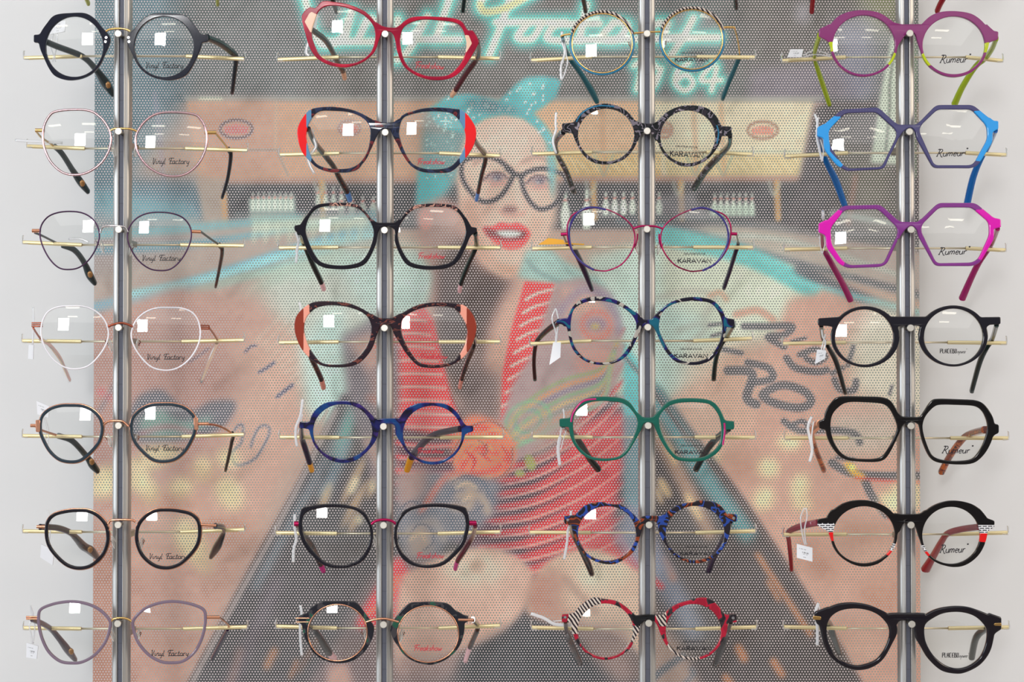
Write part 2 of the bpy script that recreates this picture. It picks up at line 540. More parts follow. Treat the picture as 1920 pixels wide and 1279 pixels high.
    # nose pads -----------------------------------------------------------
    for (x, y, sgn) in g.get('pads', []):
        q = c((x, y)); p = P(q[0], q[1], 0.006)
        mb = MB(); n = 12
        pts = [p + Vector((sgn * 0.0010 * (k / n - 0.5) * 2, 0.003 * (k / n - 0.5), 0.0065 * (0.5 - k / n) * 2 * 0.75)) for k in range(n + 1)]
        rr = [0.0004 + 0.0021 * math.sin(math.pi * min(1, max(0, (k + 0.3) / (n + 0.6)))) ** 0.6 for k in range(n + 1)]
        mb.tube(pts, [v * 0.55 for v in rr], rr, n=12, ref=(0, 1, 0.2))
        pad = mb.build('nose_pad', M_PAD, root)
        mb = MB(); mb.tube([p + Vector((-sgn * 0.0026, -0.0055, 0.003)), p + Vector((-sgn * 0.0028, -0.002, 0.002)), p + Vector((-sgn * 0.0010, 0, 0.0))], 0.00042, n=8)
        mb.disc(p + Vector((-sgn * 0.0016, -0.0002, 0.0)), (sgn, 0, 0), 0.0010, 0.0008, 12)
        mb.build('pad_arm', g.get('padmat', M_ROSE), root)
    # temples ---------------------------------------------------------------
    for t in g['temples']:
        pts, bi = t['p'], t['b']
        pts = cl(pts); n = len(pts)
        hinge_y = f(*pts[0]) - off0 + 0.002
        d = [0.0]
        for i in range(1, n): d.append(d[-1] + math.hypot(pts[i][0] - pts[i - 1][0], pts[i][1] - pts[i - 1][1]) + 2)
        yy = []
        for i in range(n):
            if i <= bi: yy.append(hinge_y + (Y_ROD + 0.0036 - hinge_y) * d[i] / max(1e-6, d[bi]))
            else: yy.append(Y_ROD + 0.0036 + (t.get('yt', Y_TIP) - Y_ROD - 0.0036) * (d[i] - d[bi]) / (d[-1] - d[bi]))
        W = t.get('w', 8.5); W = W if isinstance(W, (list, tuple)) else [W] * n
        tr = [(pts[i][0], pts[i][1], yy[i] * 1e4, W[i]) for i in range(n)]
        fine = [at(a, b, yv / 1e4) for a, b, yv, ww in catmull(tr, 5, False)]
        ww = [q[3] * S / 2 for q in catmull(tr, 5, False)]
        H = t.get('h', 2.4) * 0.001
        ti = t.get('ti', None); cutk = len(fine) if ti is None else int(round(ti * 5))
        def seg(a, b, name, m, par, rnd=False):
            mb = MB(); q = fine[a:b]; qa = [H * (ww[a + i] * 2 / (8.5 * S)) ** 0.3 for i in range(len(q))]; qb = list(ww[a:b])
            if name == 'temple_wire':
                qa = [0.0009] * len(q); qb = [0.0006] * len(q)
            if rnd:
                q = q + [q[-1] + (q[-1] - q[-2]).normalized() * 0.0012]; qa.append(qa[-1] * 0.45); qb.append(qb[-1] * 0.45)
            mb.tube(q, qa, qb, n=12, ref=(1, 0, 0), power=0.75)
            return set_auto(mb.build(name, m, par), 50)
        if ti is None:
            seg(0, len(fine), 'temple', t['m'], root, True)
        else:
            tp = seg(0, cutk + 1, 'temple', t['m'], root)
            if t.get('thin'):
                bpy.data.objects.remove(tp)
                tp = seg(0, cutk + 1, 'temple_wire', t['m'], root); tp.name = 'temple'
            x = seg(cutk, len(fine), 'temple_tip', t['tm'], tp, True)
            if t.get('tl'): x['label'] = t['tl']
        if 'disc' in t:
            q = c(t['disc']); p = at(q[0], q[1], 0.083); mb = MB()
            mb.tube([p + Vector((0, -0.0005, 0.0025)), p + Vector((0, 0, 0.0012)), p + Vector((0, 0.001, -0.0012)), p + Vector((0, 0.0012, -0.0025))], [0.0008, 0.0020, 0.0020, 0.0008], [0.0008, 0.0011, 0.0011, 0.0008], n=12)
            mb.build('bronze_badge', M_BRONZE, root)['label'] = 'oval bronze badge on the temple tip'
    return root

# ------------------------------------------------------------------ stroke lettering
GL = {
 'V': (0.5, [[(0.02, .9), (.1, 1), (.16, .02), (.26, .02), (.42, .95)]]),
 'i': (.22, [[(.02, .5), (.04, .05), (.12, 0), (.2, .12)], [(.03, .74), (.05, .76)]]),
 'n': (.42, [[(.02, .5), (.02, 0)], [(.02, .3), (.16, .5), (.3, .42), (.3, .05), (.42, .08)]]),
 'y': (.42, [[(.02, .5), (.05, .08), (.25, .08), (.34, .5)], [(.34, .5), (.24, -.38), (.06, -.38)]]),
 'l': (.22, [[(.06, 1), (.02, .02), (.2, .02)]]),
 'F': (.5, [[(.02, .62), (.1, .98), (.75, 1)], [(.35, 1), (.2, -.1)], [(.1, .5), (.5, .52)]]),
 'a': (.42, [[(.36, .5), (.1, .48), (.02, .2), (.12, 0), (.3, .1), (.36, .5), (.34, .04), (.42, .03)]]),
 'c': (.36, [[(.32, .48), (.12, .48), (.02, .2), (.12, 0), (.34, .04)]]),
 't': (.3, [[(.16, .85), (.1, .05), (.28, .03)], [(0, .52), (.3, .54)]]),
 'o': (.4, [[(.2, .5), (.04, .42), (.02, .1), (.2, 0), (.34, .14), (.34, .42), (.2, .5)]]),
 'r': (.34, [[(.04, .5), (.04, 0)], [(.04, .3), (.16, .48), (.32, .48)]]),
 'e': (.38, [[(.03, .26), (.34, .3), (.3, .46), (.12, .48), (.02, .2), (.14, 0), (.34, .08)]]),
 'k': (.38, [[(.06, .95), (.02, 0)], [(.32, .48), (.05, .22), (.34, 0)]]),
 's': (.32, [[(.3, .46), (.1, .48), (.08, .3), (.26, .2), (.22, .02), (0, .04)]]),
 'h': (.4, [[(.06, 1), (.02, 0)], [(.03, .3), (.18, .5), (.3, .4), (.3, 0)]]),
 'w': (.56, [[(.02, .5), (.08, .04), (.22, .08), (.28, .42), (.32, .06), (.44, .06), (.52, .5)]]),
 'u': (.44, [[(.02, .5), (.04, .08), (.2, 0), (.34, .12), (.36, .5), (.38, .04), (.44, .03)]]),
 'm': (.62, [[(.02, .5), (.02, 0)], [(.02, .32), (.14, .5), (.26, .42), (.26, 0)], [(.26, .32), (.4, .5), (.52, .42), (.52, 0)]]),
 'Rs': (.66, [[(0, .95), (.24, .98), (.06, .03)], [(.1, .95), (.42, 1), (.54, .78), (.36, .5), (.16, .5), (.38, .3), (.58, -.08), (.72, -.06)], [(-.02, .02), (.16, .02)]]),
 'K': (.72, [[(.04, 1), (.04, 0)], [(.62, 1), (.06, .45)], [(.22, .6), (.64, 0)]]),
 'A': (.88, [[(0, 0), (.4, 1), (.8, 0)], [(.16, .32), (.66, .32)]]),
 'R': (.74, [[(.04, 0), (.04, 1), (.4, 1), (.56, .86), (.54, .6), (.38, .48), (.04, .48)], [(.32, .48), (.62, 0)]]),
 'Vb': (.86, [[(0, 1), (.4, 0), (.8, 1)]]),
 'N': (.9, [[(.06, 0), (.06, 1), (.76, 0), (.76, 1)]]),
 'C': (.8, [[(.7, .84), (.5, 1), (.22, .96), (.05, .7), (.05, .3), (.22, .04), (.5, 0), (.7, .16)]]),
 'E': (.6, [[(.5, 1), (.05, 1), (.05, 0), (.5, 0)], [(.05, .52), (.44, .52)]]),
 'T': (.66, [[(0, 1), (.6, 1)], [(.3, 1), (.3, 0)]]),
 'U': (.76, [[(.05, 1), (.05, .25), (.2, 0), (.48, 0), (.62, .25), (.62, 1)]]),
 'D': (.76, [[(.05, 0), (.05, 1), (.35, 1), (.6, .8), (.62, .25), (.35, 0), (.05, 0)]]),
 "'": (.2, [[(.1, 1), (.06, .78)]]),
 'I': (.22, [[(.08, 1), (.08, 0)]]),
 'P': (.52, [[(.06, 0), (.06, 1), (.4, 1), (.4, .5), (.06, .5)]]),
 'L': (.5, [[(.06, 1), (.06, .05), (.4, .05)]]),
 'Ap': (.54, [[(.04, 0), (.06, .9), (.4, .95), (.42, 0)], [(.06, .48), (.4, .48)]]),
 'Cp': (.5, [[(.42, .95), (.06, .95), (.06, .05), (.42, .05)]]),
 'Ep': (.5, [[(.42, .95), (.1, .9), (.06, .5), (.1, .08), (.42, .05)], [(.08, .5), (.36, .5)]]),
 'Bp': (.52, [[(.06, 0), (.06, 1), (.34, .95), (.3, .55), (.42, .48), (.42, .04), (.06, .03)]]),
 'Op': (.52, [[(.06, .05), (.06, .95), (.4, .95), (.4, .05), (.06, .05)]]),
 ' ': (.3, []),
 'reg': (.2, [[(.1, 1.12), (.03, 1.05), (.1, .98), (.17, 1.05), (.1, 1.12)]]),
}
WORDS = {
 'vinyl': (['V', 'i', 'n', 'y', 'l', ' ', 'F', 'a', 'c', 't', 'o', 'r', 'y'], 0.16, 1.5, [[(1.05, .03), (1.85, .03)], [(2.7, .02), (4.9, .02)]]),
 'freak': (['F', 'r', 'e', 'a', 'k', 's', 'h', 'o', 'w'], 0.3, 1.45, []),
 'karavan': (['K', 'A', 'R', 'A', 'Vb', 'A', 'N'], 0.0, 2.2, []),
 'createur': (['C', 'R', 'E', 'A', 'T', 'E', 'U', 'R', ' ', 'D', "'", 'E', 'N', 'Vb', 'I', 'E'], 0.0, 0.85, []),
 'rumeur': (['Rs', 'u', 'm', 'e', 'u', 'r', 'reg'], 0.22, 1.9, []),
 'placebo': (['P', 'L', 'Ap', 'Cp', 'Ep', 'Bp', 'Op'], 0.0, 1.9, []),
 'eyewear': (['e', 'y', 'e', 'w', 'e', 'a', 'r', 'reg'], 0.2, 0.75, []),
}
def layout(word):
    seq, sh, wd, extra = WORDS[word]; x = 0; out = []
    for ch in seq:
        adv, st = GL[ch]
        for s in st: out.append([(x + a + sh * b, b) for a, b in s])
        x += adv + 0.06
    for s in extra: out.append([(a + sh * b, b) for a, b in s])
    xs = [p[0] for s in out for p in s]
    x0, x1 = min(xs), max(xs)
    return [[((a - x0) / (x1 - x0), b) for a, b in s] for s in out], wd

def write_on(word, x0, y0, x1, y1, surf, parent, slant=0.0):
    parts = [(word, x0, y0, x1, y1)]
    if word == 'karavan':
        parts.append(('createur', x0 + (x1 - x0) * 0.17, y0 - 10.5, x1 - (x1 - x0) * 0.17, y0 - 7.5))
    if word == 'placebo':
        xm_ = x0 + (x1 - x0) * 0.60
        parts = [('placebo', x0, y0, xm_, y1), ('eyewear', xm_ + 2, y1 - 7.5, x1, y1)]
    mb = MB()
    for wd_, a0, b0, a1, b1 in parts:
        st, lw = layout(wd_)
        for s in st:
            q = [(a0 + u * (a1 - a0), b1 - v * (b1 - b0) + slant * (u - 0.5) * (a1 - a0)) for u, v in s]
            if wd_ not in ('karavan', 'placebo', 'createur') and len(q) > 2: q = catmull(q, 3, False)
            mb.tube([surf(*p) for p in q], lw * 0.5 * S * 0.95, 0.00004, n=6, ref=(0, 1, 0))
    red = word == 'freak'
    o = mb.build('lens_print', M_INKR if red else M_INK, parent, smooth=False)
    o['label'] = 'red script lettering on the lens' if red else 'black lettering on the lens'
    return o

# ------------------------------------------------------------------ holders, tags
def build_holder(px, py, rod, org, label):
    X0, Y0 = org
    c = lambda x, y: (X0 + x / 3.84, Y0 + y / 3.84)
    p = at(px, py, -0.0075)
    root = empty('rod_holder', Vector((p.x, 0.0, p.z)), label, 'display holder', 'telescopic rods with pins on the posts')
    mb = MB(); mb.disc(Vector((p.x, -0.0085, p.z)), (0, 1, 0), 0.0026, 0.0020, 32, 0.0003)
    set_auto(mb.build('pin_head', M_PIN, root), 30)
    mb = MB(); mb.tube([Vector((p.x, -0.0068, p.z)), Vector((p.x, Y_POST0 + 0.003, p.z))], 0.0013, n=14)
    set_auto(mb.build('pin', M_PINS, root), 40)
    x0, y0, s0, ym, s1, x1, y1 = rod
    xm = px * 3.84 - X0 * 3.84
    e0, m0, m1, e1 = c(x0, y0), c(s0, ym), c(s1, ym), c(x1, y1)
    post = at(px, py, Y_POST1); zr = at(*c((s0 + s1) / 2, ym), Y_ROD).z
    mb = MB(); mb.box(p.x - 0.0022, p.x + 0.0022, Y_POST1 - 0.0005, Y_ROD - 0.001, zr - 0.0022, zr + 0.0022)
    mb.build('clamp_block', M_PINS, root, smooth=False)
    mb = MB(); mb.tube([at(*m0, Y_ROD) - Vector((0.002, 0, 0)), at(*c((s0 + s1) / 2, ym), Y_ROD), at(*m1, Y_ROD) + Vector((0.002, 0, 0))], 0.00082, n=12)
    mb.build('centre_rod', M_ROD, root)
    for a, b, sg in ((e0, m0, -1), (e1, m1, 1)):
        A, B = at(*a, Y_ROD), at(*b, Y_ROD)
        mb = MB(); mb.tube([A, B], 0.0015, 0.0014, n=16, ref=(0, 1, 0), power=0.6)
        set_auto(mb.build('sleeve', M_SLV, root), 40)
        mb = MB()
        mb.tube([A + Vector((-sg * 0.004, -0.0014, -0.0012)), A + Vector((sg * 0.0004, -0.0014, -0.0012)), A + Vector((sg * 0.0008, -0.0012, 0.001)), A + Vector((sg * 0.0006, -0.001, 0.0048)), A + Vector((-sg * 0.0002, -0.001, 0.0056))], 0.0007, 0.0011, n=10, ref=(0, 1, 0))
        set_auto(mb.build('end_hook', M_HOOK, root), 50)
    return root

def build_tag(t):
    X0, Y0 = t['org']; Yt = t.get('y', 0.026)
    c = lambda q: at(X0 + q[0] / 3.84, Y0 + q[1] / 3.84, Yt + (q[2] / 1000 if len(q) > 2 else 0))
    P0 = c(t['straps'][0][0][0])
    root = empty('price_tag', P0, t['label'], 'price tag', 'plastic price tags looped on the temples')
    for pts, wpx in t['straps']:
        tr = [tuple(c(q)) for q in pts]; tr = catmull(tr, 5, False) if len(tr) > 2 else tr
        mb = MB(); mb.tube(tr, wpx / 3.84 * S / 2, 0.00035, n=8, ref=(0, 1, 0), power=0.7)
        mb.build('strap', t.get('m', M_TAG), root)
    if 'label_quad' in t:
        q = [c(p) for p in t['label_quad']]; mb = MB(); n = Vector((0, 0.0006, 0))
        mb.add([v - n for v in q] + [v + n for v in q], [(0, 1, 2, 3), (7, 6, 5, 4), (0, 4, 5, 1), (1, 5, 6, 2), (2, 6, 7, 3), (3, 7, 4, 0)])
        lab = mb.build('tag_label', t.get('lm', M_LABEL), root, smooth=False)
        mb = MB(); a, b, cc, d = q
        for v0, v1, u0, u1 in ((.25, .29, .15, .6), (.45, .55, .35, .75), (.6, .63, .35, .75), (.8, .85, .4, .6)):
            if t.get('ink', True):
                k = 9
                for i in range(k):
                    if (i * 7 + int(v0 * 100)) % 4 == 0: continue
                    ua, ub = u0 + (u1 - u0) * i / k, u0 + (u1 - u0) * (i + 0.7) / k
                    B_ = lambda u, v: a.lerp(b, u).lerp(d.lerp(cc, u), v) - Vector((0, 0.00066, 0))
                    mb.add([B_(ua, v0), B_(ub, v0), B_(ub, v1), B_(ua, v1)], [(0, 1, 2, 3)])
        if mb.v: mb.build('tag_print', M_INKG, lab, smooth=False)
    return root
# ------------------------------------------------------------------ materials of the individual frames
m_navy = acetate('ink_navy', (20, 22, 38)); m_black = acetate('black', (7, 5, 9)); m_blackv = acetate('black_violet', (12, 6, 20))
m_wine = mottled('crimson', [(120, 0, 35), (158, 4, 48), (186, 12, 52)], 60, sharp=False, distort=0.4)
m_peach = acetate('peach', (240, 200, 175)); m_blueg = acetate('steel_blue', (96, 140, 178)); m_red = acetate('bright_red', (236, 30, 34))
m_navytort = mottled('navy_tortoise', [(24, 28, 50), (40, 48, 78), (24, 26, 44), (110, 40, 44), (60, 24, 36)], 85, [0, .42, .50, .60, .68], seed=3)
m_browntort = mottled('brown_tortoise', [(40, 16, 28), (30, 12, 26), (112, 58, 50), (46, 20, 28)], 260, [0, .42, .60, .68], stretch=(0.6, 1, 1.2), seed=8)
m_rust = acetate('rust_brown', (142, 50, 30)); m_salmon = acetate('salmon', (240, 160, 140))
m_pinktort = mottled('blush_tortoise', [(36, 20, 30), (190, 140, 125), (40, 24, 32), (110, 70, 70)], 170, [0, .44, .52, .62], seed=5)
m_marble = mottled('marbled_blue', [(14, 18, 62), (18, 64, 124), (26, 30, 104), (8, 10, 30), (56, 36, 112)], 70, [0, .42, .50, .58, .68], seed=11, sharp=False)
m_greyt = mottled('grey_tortoise', [(14, 16, 20), (120, 112, 124), (20, 24, 28), (44, 38, 46), (150, 140, 150)], 150, [0, .40, .46, .56, .66], seed=2)
m_bluesh = mottled('blue_ivory_shell', [(36, 30, 100), (22, 96, 120), (34, 28, 96), (24, 22, 40), (176, 168, 160)], 80, [0, .36, .44, .50, .60], seed=6)
m_green = acetate('bottle_green', (10, 92, 78)); m_pinkst = acetate('magenta_strip', (186, 30, 110))
m_bltort = mottled('blue_amber_tortoise', [(26, 18, 30), (34, 66, 150), (28, 18, 26), (140, 58, 24), (60, 26, 24)], 105, [0, .41, .48, .57, .64], seed=9)
m_redz = mottled('red_black_patch', [(150, 8, 40), (170, 14, 46), (54, 40, 44), (30, 20, 26)], 110, [0, .45, .56, .62], seed=14)
m_zebra = striped('zebra', (40, 30, 36), (205, 190, 180), 130, rot=0.6, distort=3)
m_purple = acetate('clear_plum', (138, 44, 112), 0.86); m_lime = acetate('lime', (186, 200, 20), 0.95)
m_slate = acetate('slate_violet', (62, 58, 106), 0.97); m_blue = acetate('azure', (20, 146, 222))
m_violet = acetate('violet', (128, 48, 134), 0.93); m_magenta = acetate('hot_magenta', (214, 10, 170))
m_cardred = acetate('cardinal_red', (226, 22, 26)); m_brick = None
m_greend = mottled('dark_green_shell', [(20, 20, 28), (24, 24, 34), (60, 56, 60), (30, 84, 66)], 120, [0, .45, .55, .62], seed=20)
m_mauve = acetate('mauve_grey', (122, 104, 122)); m_teald = acetate('petrol', (38, 52, 64))
m_mag_metal = mat('magenta_metal', (176, 20, 84), 0.25, 0.7); m_wirepurple = mat('plum_wire', (74, 48, 78), 0.3, 0.7)
m_wirewhite = mat('white_wire', (236, 232, 240), 0.25, 0.1); m_wirepink = mat('pink_gold_wire', (206, 170, 176), 0.22, 0.9)
m_wiremag = mat('raspberry_wire', (176, 26, 92), 0.25, 0.7); m_bluewire = mat('petrol_blue_enamel', (34, 112, 150), 0.2, 0.2)
m_indigo = acetate('indigo', (56, 48, 120)); m_gun = mat('gunmetal', (96, 92, 96), 0.3, 0.9)
t_dkgreen = acetate('temple_green_grey', (38, 52, 56)); t_navy = acetate('temple_navy', (22, 24, 40)); t_green = acetate('temple_bottle', (14, 32, 32))
t_tort = mottled('temple_tortoise', [(34, 22, 26), (80, 44, 30), (24, 18, 24)], 200, seed=30); t_burg = acetate('temple_burgundy', (84, 20, 36))
t_greyb = acetate('temple_taupe', (48, 42, 44)); t_clear = clear_mat('temple_champagne', (0.80, 0.70, 0.62), haze=0.5)
t_teal = acetate('temple_teal', (28, 96, 112)); t_lime = acetate('temple_lime', (168, 190, 20), 0.93); t_blue = acetate('temple_azure', (4, 104, 186))
t_mag = acetate('temple_magenta', (158, 6, 98)); t_orange = acetate('tip_orange', (252, 172, 10)); t_pink = acetate('tip_pink', (240, 190, 196))
t_blue2 = acetate('tip_cornflower', (84, 140, 214)); t_peach = acetate('tip_peach', (240, 184, 150)); t_salm = acetate('tip_salmon', (228, 148, 130))
t_magt = acetate('tip_magenta', (200, 30, 132)); t_amber = mottled('temple_amber', [(120, 40, 14), (190, 90, 24), (70, 22, 16)], 150, seed=40)
t_red = acetate('temple_red', (150, 14, 28)); t_mauve = acetate('temple_mauve', (78, 68, 82)); t_black = acetate('temple_black', (9, 9, 12))
t_purp = acetate('temple_aubergine', (44, 26, 58)); t_bordo = acetate('temple_old_rose', (150, 62, 76), 0.95)

def brick_mat():
    m = bpy.data.materials.new('brick_pattern_acetate'); m.use_nodes = True
    nt = m.node_tree; b = nt.nodes['Principled BSDF']; tc = nt.nodes.new('ShaderNodeTexCoord')
    sx = nt.nodes.new('ShaderNodeSeparateXYZ'); cb = nt.nodes.new('ShaderNodeCombineXYZ'); br = nt.nodes.new('ShaderNodeTexBrick')
    nt.links.new(tc.outputs['Object'], sx.inputs[0]); nt.links.new(sx.outputs[0], cb.inputs[0]); nt.links.new(sx.outputs[2], cb.inputs[1])
    nt.links.new(cb.outputs[0], br.inputs['Vector'])
    br.inputs['Scale'].default_value = 1.0; br.inputs['Brick Width'].default_value = 0.0042; br.inputs['Row Height'].default_value = 0.0015
    br.inputs['Mortar Size'].default_value = 0.0004; br.inputs['Color1'].default_value = (0.01, 0.008, 0.02, 1); br.inputs['Color2'].default_value = (0.01, 0.008, 0.02, 1)
    br.inputs['Mortar'].default_value = (0.85, 0.85, 0.88, 1)
    nt.links.new(br.outputs[0], b.inputs['Base Color']); b.inputs['Roughness'].default_value = 0.1
    return m
m_brick = brick_mat()

def T(p, b, m, w=8.5, tm=None, ti=None, **k):
    d = dict(p=p, b=b, m=m, w=w); d.update(k)
    if tm is not None: d['tm'] = tm; d['ti'] = ti
    return d

GLASSES = []
def G(**k): GLASSES.append(k)
O1 = lambda y: (0, y); O2 = lambda y: (480, y); O3 = lambda y: (960, y); O4 = lambda y: (1420, y)

# ---- first column ---------------------------------------------------------
G(id=11, org=O1(0), L=[(400,110),(520,95),(620,98),(690,140),(735,195),(792,262),(790,320),(755,400),(715,480),(640,545),(560,575),(480,578),(400,550),(355,495),(315,410),(285,330),(290,250),(340,170)],
  Li=['E',538,338,205,217], Rb=(915,1455,95,580), Ri=['E',1183,338,213,217], mat=m_navy, half=4.2, bev=2.2, poly=False,
  ends=[[(245,252),(310,250),(310,312),(245,308)],[(1420,248),(1500,252),(1500,304),(1420,310)]],
  tubes=[('bridge',M_GOLD,[(765,228),(790,214),(850,207),(905,212),(940,226)],8,-0.0012)], rivets=[(768,273),(763,303),(928,273),(932,303)],
  sq=[(600,248),(1125,248)], pin=(851,243), print=('vinyl',1055,450,1320,490),
  temples=[T([(275,275),(400,330),(590,405),(690,500),(760,600),(815,680)],2,t_dkgreen,[8,9,9,11,19,9],disc=(778,612)),
           T([(1490,270),(1590,315),(1680,385),(1700,420),(1690,520),(1672,665)],2,t_dkgreen,[12,12,11,10,9,8],tm=t_navy,ti=3)],
  label='black-navy rounded-octagon eyeglasses with a thin gold bridge')
G(id=12, org=O1(180), wire=True, r=9, L=[(400,112),(530,98),(650,108),(730,160),(785,240),(800,310),(780,400),(720,490),(630,550),(540,568),(450,550),(370,480),(325,390),(308,300),(318,215),(350,150)],
  Rb=(975,1490,118,578), mat=m_wirepink, sq=[(550,290),(1045,310)], pin=(853,255), print=('vinyl',1105,450,1365,490),
  tubes=[('bridge',M_GOLD,[(790,250),(825,236),(880,234),(940,238),(990,256)],8),('end_piece',M_GOLD,[(252,246),(318,246)],14,0.001),('end_piece',M_GOLD,[(1472,262),(1555,262)],14,0.001)],
  pads=[(806,385,1),(965,385,-1)], padmat=M_GOLD,
  temples=[T([(262,255),(300,300),(395,365),(450,420),(520,530),(580,620),(635,690)],2,M_GOLD,[6,5,8,9,10,14,8],tm=t_dkgreen,ti=2,thin=True,disc=(592,628)),
           T([(1550,265),(1600,325),(1645,385),(1662,430),(1640,590),(1600,728)],2,M_GOLD,[7,5,7,8,7,6],tm=t_navy,ti=2,thin=True)],
  label='thin pink-gold wire eyeglasses of panto shape with gold hinges')
G(id=13, org=O1(370), wire=True, r=5.5, L=[(500,102),(590,112),(660,150),(705,215),(715,290),(690,370),(640,450),(570,505),(500,520),(430,510),(370,460),(320,380),(290,290),(295,210),(340,145),(410,112)],
  Rb=(918,1378,108,528), mat=m_wirepurple, sq=[(612,190),(995,198)], pin=(855,232), print=('vinyl',1030,418,1300,455),
  tubes=[('bridge',M_SILVER,[(722,258),(730,228),(750,210),(810,204),(875,208),(905,220),(922,250)],6.5),('end_piece',M_ROSE,[(230,240),(290,240)],14,0.001),('end_piece',M_ROSE,[(1372,245),(1445,248)],13,0.001)],
  pads=[(722,350,1),(930,375,-1)], padmat=M_SILVER,
  temples=[T([(250,255),(310,280),(400,325),(450,345),(535,380),(600,460),(645,560),(685,620)],2,m_gun,[6,5,7,8,9,10,15,8],tm=t_dkgreen,ti=3,thin=True,disc=(648,555)),
           T([(1442,245),(1510,295),(1580,345),(1600,385),(1582,500),(1553,640)],2,m_gun,[7,6,7,8,7,6],tm=t_tort,ti=2,thin=True)],
  label='thin dark plum wire eyeglasses with a high flat silver bridge')
G(id=14, org=O1(550), wire=True, r=6, L=[(420,98),(510,92),(610,97),(690,130),(750,190),(780,270),(770,350),(720,440),(640,520),(540,545),(450,525),(370,460),(315,370),(295,280),(310,190),(350,130)],
  Rb=(945,1443,103,555), mat=m_wirewhite, sq=[(425,212),(990,225)], pin=(853,247), print=('vinyl',1065,438,1330,475),
  tubes=[('bridge',M_COPPER,[(778,240),(820,224),(870,214),(915,222),(957,242)],9),('end_piece',M_COPPER,[(225,213),(306,213)],5,0.001),('end_piece',M_COPPER,[(225,226),(306,226)],5,0.001),('end_piece',M_COPPER,[(225,239),(306,239)],5,0.001),
         ('end_piece',M_COPPER,[(1436,230),(1508,232)],5,0.001),('end_piece',M_COPPER,[(1436,243),(1508,245)],5,0.001),('end_piece',M_COPPER,[(1436,256),(1508,258)],5,0.001)],
  pads=[(782,370,1),(978,370,-1)], padmat=M_COPPER,
  temples=[T([(240,250),(290,325),(350,370),(420,460),(465,560),(500,625)],2,M_COPPER,[6,6,8,10,11,8],tm=t_clear,ti=1,thin=True),
           T([(1505,245),(1550,310),(1560,350),(1510,470),(1450,630)],2,M_COPPER,[8,8,8,9,7],tm=t_clear,ti=2,thin=True)],
  label='thin white wire eyeglasses with copper bridge and hinges')
G(id=15, org=O1(730), L=[(510,106),(600,112),(680,150),(735,215),(745,300),(718,390),(650,470),(580,522),(500,532),(420,512),(350,450),(300,360),(280,290),(290,200),(350,138),(430,110)], th=(21,21,21),
  Rb=(935,1415,98,530), mat=m_teald, half=3.4, bev=1.8, rings=[(M_ROSE,'Lo',6,'rim_wire',0.001)],
  sq=[(585,175),(1045,168)], pin=(853,262), print=('vinyl',1055,402,1325,440),
  tubes=[('bridge',M_ROSE,[(735,268),(765,240),(800,228),(870,228),(900,245),(925,268)],9,0.0),('end_piece',M_ROSE,[(216,262),(270,262)],13,0.002),('end_piece',M_ROSE,[(1418,250),(1500,248)],12,0.002)],
  bars=[('hinge_plate',M_ROSE,[(262,224),(290,222),(290,305),(264,305)],3.0,-0.0006),('hinge_plate',M_ROSE,[(1398,206),(1424,206),(1426,290),(1404,290)],3.0,-0.0006)],
  pads=[(778,370,1),(970,365,-1)],
  temples=[T([(250,265),(300,295),(420,335),(520,372),(620,480),(665,545),(705,590)],2,M_ROSE,[6,6,8,9,10,15,9],tm=t_green,ti=2,thin=True,disc=(660,522)),
           T([(1450,250),(1570,262),(1672,322),(1668,380),(1652,460),(1624,580)],2,M_ROSE,[7,7,7,7,7,6],tm=t_black,ti=2,thin=True)],
  label='petrol-rimmed eyeglasses edged in rose gold wire, the fifth pair down the first post')
G(id=16, org=O1(920), L=[(480,138),(560,131),(640,136),(710,170),(765,230),(788,300),(782,390),(742,480),(660,550),(570,570),(480,547),(400,480),(343,400),(323,310),(333,220),(388,163)], th=(24,24,24),
  Rb=(972,1450,127,568), mat=m_blackv, half=3.6, bev=1.9, rings=[(M_ROSE,'Lo',5.5,'rim_wire',0.0012)],
  sq=[(560,178)], wrap=0.05, pin=(850,247), print=('vinyl',1080,453,1345,490),
  tubes=[('bridge',M_ROSE,[(780,240),(795,216),(850,210),(950,212),(975,228)],9),('end_piece',M_ROSE,[(262,261),(330,261)],12,0.001),('end_piece',M_ROSE,[(1440,246),(1556,252)],11,0.001)],
  pads=[(808,380,1),(1008,385,-1)],
  temples=[T([(290,262),(410,268),(500,300),(550,345),(600,400),(650,430),(705,485)],2,t_navy,[8,9,9,12,17,19,9],tm=t_tort,ti=2,disc=(648,425)),
           T([(1550,255),(1602,262),(1612,290),(1590,350),(1560,410),(1518,475)],2,t_navy,[8,8,8,12,16,8],tm=t_black,ti=2)],
  label='black-violet panto eyeglasses with rose gold bridge, sixth on the first post')
G(id=17, org=O1(1079), L=[(330,213),(420,187),(530,178),(640,198),(730,243),(800,320),(800,390),(765,490),(690,580),(600,632),(520,642),(430,628),(348,562),(298,470),(272,370),(268,280),(285,240)], th=(21,21,21),
  Rb=(945,1490,177,640), mat=m_mauve, half=3.0, bev=1.8, sq=[(510,235),(1010,272)], pin=(847,348), print=('vinyl',1095,537,1360,577),
  tubes=[('bridge',M_GOLD,[(798,336),(815,316),(850,307),(900,309),(930,320),(950,336)],8),('end_piece',M_ROSE,[(186,300),(266,300)],7,0.001),('end_piece',M_ROSE,[(186,315),(266,315)],7,0.001),('end_piece',M_ROSE,[(1488,303),(1580,303)],13,0.001)],
  pads=[(800,440,1),(985,440,-1)],
  temples=[T([(230,315),(310,350),(370,390),(430,460),(490,540),(545,610)],2,t_mauve,[7,7,8,10,14,7],disc=(512,548)),
           T([(1575,300),(1640,352),(1640,385),(1590,480),(1525,600)],2,M_ROSE,[6,5,6,6,5],tm=t_purp,ti=2,thin=True)],
  label='mauve-grey cat-eye eyeglasses, lowest pair on the first post')

